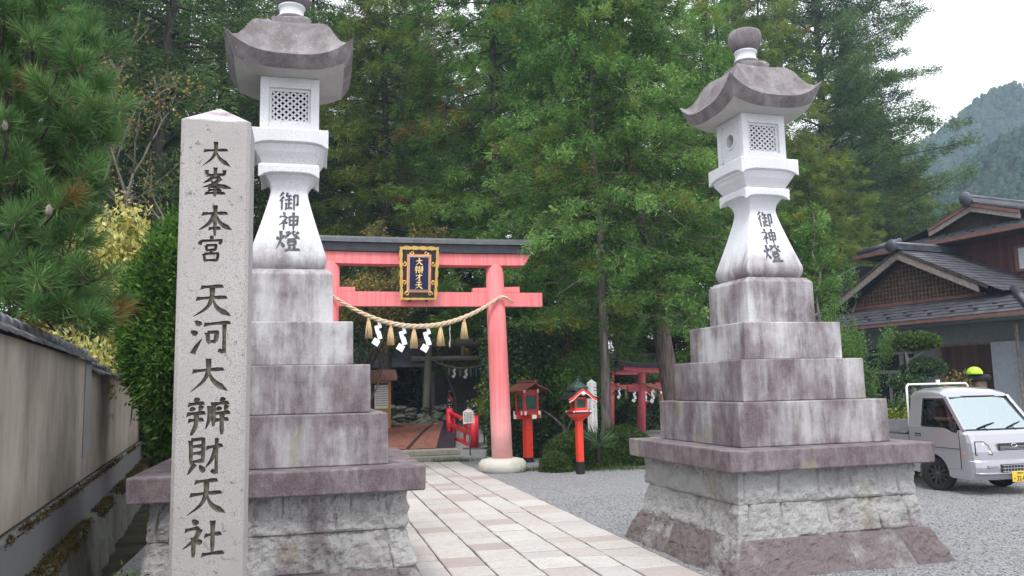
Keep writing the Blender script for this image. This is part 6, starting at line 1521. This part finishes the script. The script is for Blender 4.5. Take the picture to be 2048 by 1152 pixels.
# ------------------------------------------------------------------ the long needled pine over the wall
def pine():
    global RNG
    RNG = np.random.default_rng(71); rr = random.Random(71)
    bx, by = at(-60, 700, 8.2).x, 8.2
    t = thing('pine_tree', 'long needled pine reaching over the wall at the left edge', 'pine tree', (bx, by, 0))
    tb = MB(); tb.tube([(0, 0, -.1), (.05, .05, 2.2), (.0, .1, 4.5), (.1, 0, 7.5)], [.16, .14, .11, .06], 10)
    lv = Leaves()
    targets = [(40, 30, 7.6), (120, 40, 7.4), (20, 150, 7.0), (70, 100, 7.8), (160, 120, 7.0), (195, 150, 7.2), (120, 185, 6.8), (215, 205, 6.9), (60, 250, 7.2), (15, 260, 6.8), (150, 250, 6.9), (190, 260, 7.1), (100, 300, 7.3), (30, 340, 7.0),
               (150, 340, 7.0), (110, 400, 6.7), (165, 390, 7.2), (30, 430, 6.8), (90, 470, 7.2), (140, 480, 6.9), (40, 520, 6.9), (100, 560, 6.7), (180, 545, 6.9), (60, 610, 6.9), (140, 620, 6.8), (200, 640, 7.0), (20, 590, 7.2), (110, 640, 7.4), (5, 60, 7.2), (90, 10, 7.0), (170, 60, 8.0), (0, 380, 7.4), (75, 180, 7.8), (10, 200, 7.8), (60, 390, 7.8), (150, 430, 7.9), (20, 480, 7.8), (110, 520, 8.0), (60, 560, 8.0), (30, 90, 8.2), (110, 120, 8.3), (130, 20, 8.3),
               (60, 60, 6.9), (205, 90, 7.4), (140, 90, 7.6), (100, 240, 7.6), (60, 320, 7.6), (160, 300, 7.5), (10, 310, 7.3), (40, 200, 7.2), (70, 500, 7.5), (160, 590, 7.4), (90, 600, 7.6), (200, 600, 7.7), (15, 540, 7.2), (120, 350, 7.7), (5, 450, 7.6), (10, 10, 6.9), (50, 0, 7.7), (-40, 60, 7.5), (-40, 250, 7.5), (-40, 420, 7.5), (-40, 560, 7.5)]
    C, A = [], []
    for (u, v, y) in targets:
        e = at(u, v+22, y)-Vector((bx, by, 0)); o = Vector((.03, .05, max(3.0, min(7, e.z-.5-rr.random()*.5))))
        m_ = o.lerp(e, .6)+Vector((0, 0, -.12)); m_.z = max(m_.z, 2.75); d = (e-m_).normalized(); tip = e
        tb.tube([o, m_, tip], [.035, .02, .009], 6, 0)
        shoots = [tip]
        for k in range(rr.choice((5, 6, 7))):
            a = rr.uniform(0, 6.28); sd = Vector((math.cos(a), math.sin(a)*.8, rr.uniform(-.1, .8))).normalized(); st_ = tip+(m_-tip).normalized()*rr.uniform(.0, .22)
            en = st_+(d*.5+sd*.9+Vector((0, 0, .35))).normalized()*rr.uniform(.14, .28); tb.tube([st_, en], [.009, .006], 5, 1); shoots.append(en)
            dirn = (en-st_).normalized(); bt, bh = rr.random(), rr.random()
            for q in range(5):
                C.append(st_.lerp(en, .35+.65*q/4)); A.append((dirn+Vector((0, 0, .15))).normalized())
    C = np.array([tuple(c) for c in C]); A = np.array([tuple(a) for a in A]); n = len(C)
    tn = np.repeat(RNG.random(n//5), 5)[:n]*.8+.1; hu = np.repeat(RNG.random(n//5), 5)[:n]
    lv.blades(C, A, 34, .165, .0052, .62, .006, tn, hu, .13, lv=.2)
    tb.build('branches', ['bark_dark', 'brown_wood'], t); lv.build('needles', 'leaf_pine', t)
    for (u, v, y) in ((10, 250, 6.7), (98, 420, 6.6)):
        c = at(u, v, y)-Vector((bx, by, 0)); mb = MB(); mb.lathe([(.004, -.045), (.02, -.035), (.026, -.01), (.022, .02), (.008, .042), (.001, .046)], c, 12); mb.build('cone', 'weathered_wood', t)
pine()

# ------------------------------------------------------------------ hedges, bushes and small plants
P = at(300, 640, 11.5)
blob_shrub('clipped_hedge', 'bright green clipped hedge standing between the wall and the pillar', (P.x+.40, 11.7, 0), (.66, .8, 2.75), 'leaf_hedge', 5600, 26, .085, .03, 81, box=False, shell=.62, flatb=False, lump=.24, spread=.8, jit=.07, stems=4, trunk_h=1.45)
blob_shrub('glossy_bush', 'dark glossy leaved bush behind the wall coping', (-3.6, 10.4, 0), (.75, .6, 2.4), 'leaf_glossy', 900, 9, .12, .05, 83, flatb=False, spread=1.2)
# the ivy bank behind the red plank roofed lantern
def ivy(label, u0, u1, y, h, seed, dep=.6, n=3200):
    x0, x1 = at(u0, 800, y).x, at(u1, 800, y).x
    return blob_shrub('ivy_bank', label, ((x0+x1)/2, y, 0), ((x1-x0)/2, dep, h), 'leaf_glossy', n, 8, .10, .062, seed, box=True, flatb=False, spread=1.3, jit=.07, upb=.1, stems=3, tv=.2)
ivy('tall bank of glossy dark leaves behind the plank roofed red lantern', 985, 1100, 22.0, 3.5, 84, n=5200)
ivy('lower bank of glossy leaves behind the maple and the slim lantern', 1085, 1185, 22.6, 2.3, 85, n=2600)
ivy('shadowed leaf bank beyond the small pink gates', 1235, 1420, 33, 3.0, 86, 1.0, 3600)
ivy('dark leaf bank at the right of the stone stair', 975, 1010, 27, 3.3, 87, .7, 2200)
def azalea(label, u, v, y, rx, ry, h, seed, n=2600): return blob_shrub('azalea_bush', label, (at(u, v, y).x, y, 0), (rx, ry, h), 'leaf_azalea', n, 11, .055, .026, seed, spread=1.0, jit=.035, shell=.82, lump=.10, group=None, stems=4, cat='bush')
azalea('broad clipped azalea bush around the foot of the slim red lantern', 1150, 900, 18.5, .74, .7, .80, 91, 3400)
azalea('rounded clipped azalea bush touching the slab of the right lantern', 1250, 900, 18.9, .72, .7, .86, 92, 2900)
azalea('small low azalea mound in front of the broad one', 1112, 925, 17.9, .34, .33, .38, 93, 800)
def palm():
    global RNG
    RNG = np.random.default_rng(94); p = at(1196, 890, 17.9); t = thing('small_palm', 'small spiky palm between the two clipped azalea bushes', 'palm', (p.x, 17.9, .45)); lv = Leaves(); rr = random.Random(3)
    C, A = [], []
    for i in range(26):
        a = rr.uniform(0, 6.28); e = rr.uniform(-.1, 1.3); A.append((math.cos(a)*math.cos(e), math.sin(a)*math.cos(e), math.sin(e))); C.append((0, 0, .1))
    lv.blades(np.array(C), np.array(A), 7, .46, .022, .13, .02); lv.build('fronds', 'leaf_palm', t)
    mb = MB(); mb.lathe([(.05, -.5), (.045, .0), (.06, .1), (.02, .14)], n=10); mb.build('trunk', 'bark_dark', t)
palm()
leafless('young_shrub', 'young bright green shrub beside the red bridge railing', base_at(966, 24.9), 1.9, 95, 'leaf_yg', 260, .07, .03, .14, .05, 'bark_grey', (0, 0), z0=.42)
for i, (u, v, y, s_) in enumerate(((1080, 936, 18.2, .5), (1240, 938, 17.6, .6), (905, 922, 21.4, .35), (1205, 925, 18.0, .4))):
    RNG = np.random.default_rng(100+i); p = at(u, v, y); lv = Leaves(); n = 420
    C = np.stack([RNG.normal(0, s_, n), RNG.normal(0, .14, n), np.zeros(n)-.01], 1)+np.array([[p.x, y, 0]]); lv.blades(C, np.tile([[0, 0, 1.]], (n, 1)), 4, .07, .008, .5, .03)
    o = lv.build('grass', 'grass'); tag(o, ['short grass fringe left of the broad azalea bush', 'short grass fringe in front of the right azalea bush', 'short grass beside the stone steps', 'short grass under the small palm'][i], 'grass', None, 'stuff')
# plants between the lantern and the house
leafless('tall_shrub', 'tall shrub with upright shoots of tiny leaves between the right lantern and the house', base_at(1690, 17.0), 5.0, 111, 'leaf_hinoki', 1900, .13, .06, .06, .035, 'bark_grey', (0, 0), z0=.36).scale = (.55, .55, 1)
blob_shrub('round_bush', 'dark green bush beside the lantern tiers in front of the house', (at(1705, 700, 18).x, 18, 0), (.45, .5, 3.1), 'leaf_glossy', 1000, 9, .085, .045, 112, flatb=False, spread=1.2)
sp = conifer('young_conifer', 'thin young conifer with a tuft of green at its top behind the right lantern', 6.2, .045, 3.6, .72, 22, 'leaf_hinoki', 'bark_pale', 113, base_at(1648, 17), 0, None, (0, 0), .1, .5, 'dome', 8, 22, .14, .035, .8, .07, .05, .1)
conifer('young_conifer', 'small bright young conifer low behind the lantern tiers', 3.0, .04, .8, .6, 22, 'leaf_hedge', 'bark_pale', 114, base_at(1662, 15), 0, None, (0, 0), .1, .5, 'cone', 7, 20, .12, .03, .8, .06, .05, .1)
def cloud_tree():
    p = at(1822, 800, 15.5); t = thing('cloud_pruned_tree', 'cloud pruned garden tree with a flat topped crown in front of the house window', 'tree', (p.x, 15.5, 0)); L0 = Vector((p.x, 15.5, 0))
    q = lambda u, v: at(u, v, 15.5)-L0
    tb = MB(); tb.tube([(0.15, 0, 0), q(1824, 780), q(1816, 725), q(1812, 705)], [.06, .05, .04, .03], 8)
    for a, b in (((1816, 722), (1850, 700)), ((1814, 708), (1795, 690)), ((1822, 750), (1860, 738)), ((1812, 705), (1835, 685))): tb.tube([q(*a), q(*b)], [.022, .012], 6)
    tb.build('trunk', 'bark_pale', t)
    global RNG
    RNG = np.random.default_rng(115); 
    for nm, (u, v), (rx, ry, rz_), n, lf in (('crown', (1832, 686), (.50, .42, .20), 1100, 'leaf_azalea'), ('crown', (1848, 738), (.46, .4, .20), 900, 'leaf_glossy'), ('crown', (1812, 765), (.34, .34, .13), 500, 'leaf_glossy')):
        c = q(u, v); un = unit(RNG.normal(size=(n, 3)))*(.55+.45*RNG.random((n, 1))); un[:, 2] = np.where(un[:, 2] < 0, un[:, 2]*.55, un[:, 2])
        lv = Leaves(); lv.blades(un*np.array([[rx, ry, rz_]])+np.array([tuple(c)]), unit(un+np.array([[0, 0, .6]])), 9, .065, .032, .9, .04); lv.build(nm, lf, t)
cloud_tree()
blob_shrub('round_bush', 'green bush close behind the truck bed', (at(1806, 820, 14.6).x, 14.6, 0), (.42, .5, 1.5), 'leaf_glossy', 1000, 10, .07, .04, 116, flatb=False, spread=1.1)
blob_shrub('yellow_bush', 'yellow green leafy bush low behind the truck bed', (at(1806, 840, 13.9).x, 13.95, 0), (.5, .4, 1.25), 'leaf_yg', 800, 9, .075, .04, 117, flatb=False, spread=1.1)
blob_shrub('flowering_bush', 'loose bush in front of the boarded house door', (at(1915, 765, 17.2).x, 17.2, 0), (.55, .5, 2.0), 'leaf_autumn', 500, 9, .08, .045, 118, flatb=False, spread=1.2)
blob_shrub('fern_clump', 'bright green fern at the foot of the left lantern in the ditch', (at(250, 1065, 6.9).x, 6.95, .25), (.13, .14, .22), 'leaf_hedge', 120, 9, .06, .014, 119, spread=1.0, stems=2)
blob_shrub('fern_clump', 'pale green weed on the stone footing by the pillar', (at(185, 1140, 6.1).x, 6.1, .22), (.08, .1, .22), 'leaf_yg', 60, 8, .05, .012, 120, spread=1.0, stems=2)
blob_shrub('dark_undergrowth', 'dark undergrowth beyond the end of the wall', (-3.4, 19, 0), (2.6, 1.6, 2.4), 'leaf_dark', 2200, 10, .14, .06, 121, flatb=False, spread=1.2)
blob_shrub('dark_undergrowth', 'dark evergreen mass behind the pine at the left edge', (-5.6, 12.5, 0), (1.6, 1.5, 6.5), 'leaf_dark', 2600, 12, .16, .05, 123, flatb=False, spread=1.0)
ug = blob_shrub('undergrowth', 'undergrowth at the edge of the wood behind the gate post', (1.0, 38, 0), (4.5, 1.6, 3.2), 'leaf_glossy', 3200, 10, .17, .08, 122, flatb=False, spread=1.2)
for i, (x, y, s_, lb) in enumerate(((-8, 30, 1.1, 'undergrowth at the left of the wood behind the hedge'), (13, 39, 1.2, 'undergrowth behind the small shrine'), (21, 44, 1.2, 'undergrowth behind the house garden'), (9, 48, 1.6, 'undergrowth high on the slope behind the hall'))):
    c = copy_tree(ug); c.location = (x, y, ground_z(x, y)-.3); c.scale = (s_, 1, s_); c['label'] = lb; c.rotation_euler = (0, 0, i)

# loose stones on the gravel in the foreground
def loose_gravel():
    rng = np.random.default_rng(5); n = 42000
    x = rng.uniform(-3.2, 12.5, n); y = 4.2+9.5*rng.random(n)**1.4
    keep = ((x < .95) | (x > 3.83)) & ~((np.abs(x-5.23) < 1.33) & (np.abs(y-8.67) < 1.33)) & ~((np.abs(x+.215) < 1.33) & (np.abs(y-8.55) < 1.33)) & (x > -1.7)
    ex = (rng.random(n) < .012) & (x > .95) & (x < 3.83); keep |= ex & ((x < 1.15) | (x > 3.6))
    x, y = x[keep], y[keep]; n = len(x); r = .006+.010*rng.random(n)**2; z0 = np.where((x > .95) & (x < 3.83), .022, 0)
    a = rng.uniform(0, 6.28, n); o = np.array([[1, 0, 0], [0, 1, 0], [-1, 0, 0], [0, -1, 0], [0, 0, .8], [0, 0, -.8]])
    V = np.zeros((n, 6, 3)); ca, sa = np.cos(a), np.sin(a)
    for k in range(6):
        q = o[k]*rng.uniform(.7, 1.3, (n, 3)); V[:, k, 0] = x+r*(q[:, 0]*ca-q[:, 1]*sa); V[:, k, 1] = y+r*(q[:, 0]*sa+q[:, 1]*ca); V[:, k, 2] = z0+r*.35+r*q[:, 2]*.8
    F = np.array([[0, 1, 4], [1, 2, 4], [2, 3, 4], [3, 0, 4], [1, 0, 5], [2, 1, 5], [3, 2, 5], [0, 3, 5]]); F = (F[None]+6*np.arange(n)[:, None, None]).reshape(-1, 3)
    me = bpy.data.meshes.new('loose_gravel'); me.vertices.add(6*n); me.vertices.foreach_set('co', V.astype(np.float32).ravel()); me.loops.add(F.size); me.loops.foreach_set('vertex_index', F.astype(np.int32).ravel())
    me.polygons.add(len(F)); me.polygons.foreach_set('loop_start', np.arange(0, F.size, 3, dtype=np.int32)); me.update(calc_edges=True)
    t_ = me.attributes.new('tint', 'FLOAT', 'FACE'); t_.data.foreach_set('value', np.repeat(rng.random(n), 8).astype(np.float32)); me.materials.append(M['pebble'])
    ob = bpy.data.objects.new('loose_gravel', me); COL.objects.link(ob); tag(ob, 'loose grey gravel stones scattered over the ground', 'gravel', None, 'stuff')
loose_gravel()

# ------------------------------------------------------------------ far hills with their conifers
def hill(name, x0, x1, y0, y1, hf, label, n, sz, seed):
    mb = MB(); nx, ny = 36, 24; xs = np.linspace(x0, x1, nx); ys = np.linspace(y0, y1, ny)
    vs = [(x, y, hf(x, y)) for y in ys for x in xs]; mb.add(vs, [(j*nx+i, j*nx+i+1, (j+1)*nx+i+1, (j+1)*nx+i) for j in range(ny-1) for i in range(nx-1)], 0, True)
    tag(mb.build(name, 'soil'), kind='structure')
    rng = np.random.default_rng(seed); V, T = [], []
    px, py = rng.uniform(x0, x1, n), rng.uniform(y0, y1, n)
    prof = [(0, .0), (.36, .10), (.40, .42), (.27, .78), (.0, 1.0)]
    F = []; k = 0; seg = 6; tint = []
    for x, y in zip(px, py):
        z = hf(x, y); h = sz*rng.uniform(.7, 1.3); w = h*rng.uniform(.55, .8); tt = rng.random(); 
        off = k
        for ri, (r_, zz) in enumerate(prof[1:-1]):
            for a in range(seg): q = 2*math.pi*(a+.5*ri)/seg+tt; rr_ = r_*w*rng.uniform(.7, 1.25); V.append((x+rr_*math.cos(q), y+rr_*math.sin(q), z+zz*h+rng.normal(0, .03*h)))
        V.append((x, y, z+h)); k += 3*seg+1
        for ri in range(2):
            for a in range(seg): F.append((off+ri*seg+a, off+ri*seg+(a+1) % seg, off+(ri+1)*seg+(a+1) % seg, off+(ri+1)*seg+a)); tint.append(min(1, max(0, tt+rng.normal(0, .15))))
        for a in range(seg): F.append((off+2*seg+a, off+2*seg+(a+1) % seg, off+3*seg)); tint.append(min(1, max(0, tt+rng.normal(0, .15))))
    me = bpy.data.meshes.new('far_wood'); me.from_pydata(V, [], F); at_ = me.attributes.new('tint', 'FLOAT', 'FACE'); at_.data.foreach_set('value', np.array(tint, dtype=np.float32)); me.materials.append(M['far_wood'])
    o = bpy.data.objects.new('far_wood', me); COL.objects.link(o); tag(o, label, 'wood', None, 'stuff')
def ridge_fn(pts, Y, back, foot):
    P_ = [at(u, v, Y) for u, v in pts]; X_ = [p.x for p in P_]; Z_ = [p.z for p in P_]
    return lambda x, y: float(np.interp(x, X_, Z_))*max(0, min(1, 1-((Y-y)/(Y-foot))**1.0 if y < Y else 1-(y-Y)/back*.5))+2.5*vnoise((x*.03, y*.03, 1))
h1 = ridge_fn([(1400, 480), (1700, 370), (1850, 290), (1930, 232), (1960, 212), (2000, 186), (2048, 180), (2150, 150), (2400, 110)], 230, 120, 120)
x0, x1 = at(1600, 600, 230).x, at(2250, 600, 230).x
hill('far_hill', x0-40, x1+40, 120, 290, h1, 'hazy conifer wood on the far hill', 15000, 3.6, 3)
h2 = ridge_fn([(1800, 520), (1900, 440), (1990, 300), (2048, 268), (2150, 210), (2300, 180)], 130, 60, 75)
x0, x1 = at(1780, 600, 130).x, at(2250, 600, 130).x
hill('near_hill', x0-10, x1+25, 75, 160, h2, 'darker green wood on the nearer hill above the house roof', 6500, 2.6, 4)

# ------------------------------------------------------------------ the air
if HAZE:
    t = NT('haze'); t.t.nodes.remove(t.b); pv = t.n('ShaderNodeVolumePrincipled'); pv.inputs['Color'].default_value = (.62, .80, 1, 1); pv.inputs['Density'].default_value = HAZE; pv.inputs['Anisotropy'].default_value = .2
    t.l(pv.outputs[0], t.out.inputs['Volume'])
    mb = MB(); mb.box((60, 130, 44), (620, 400, 92)); o = mb.build('haze', t.m); tag(o, kind='stuff')
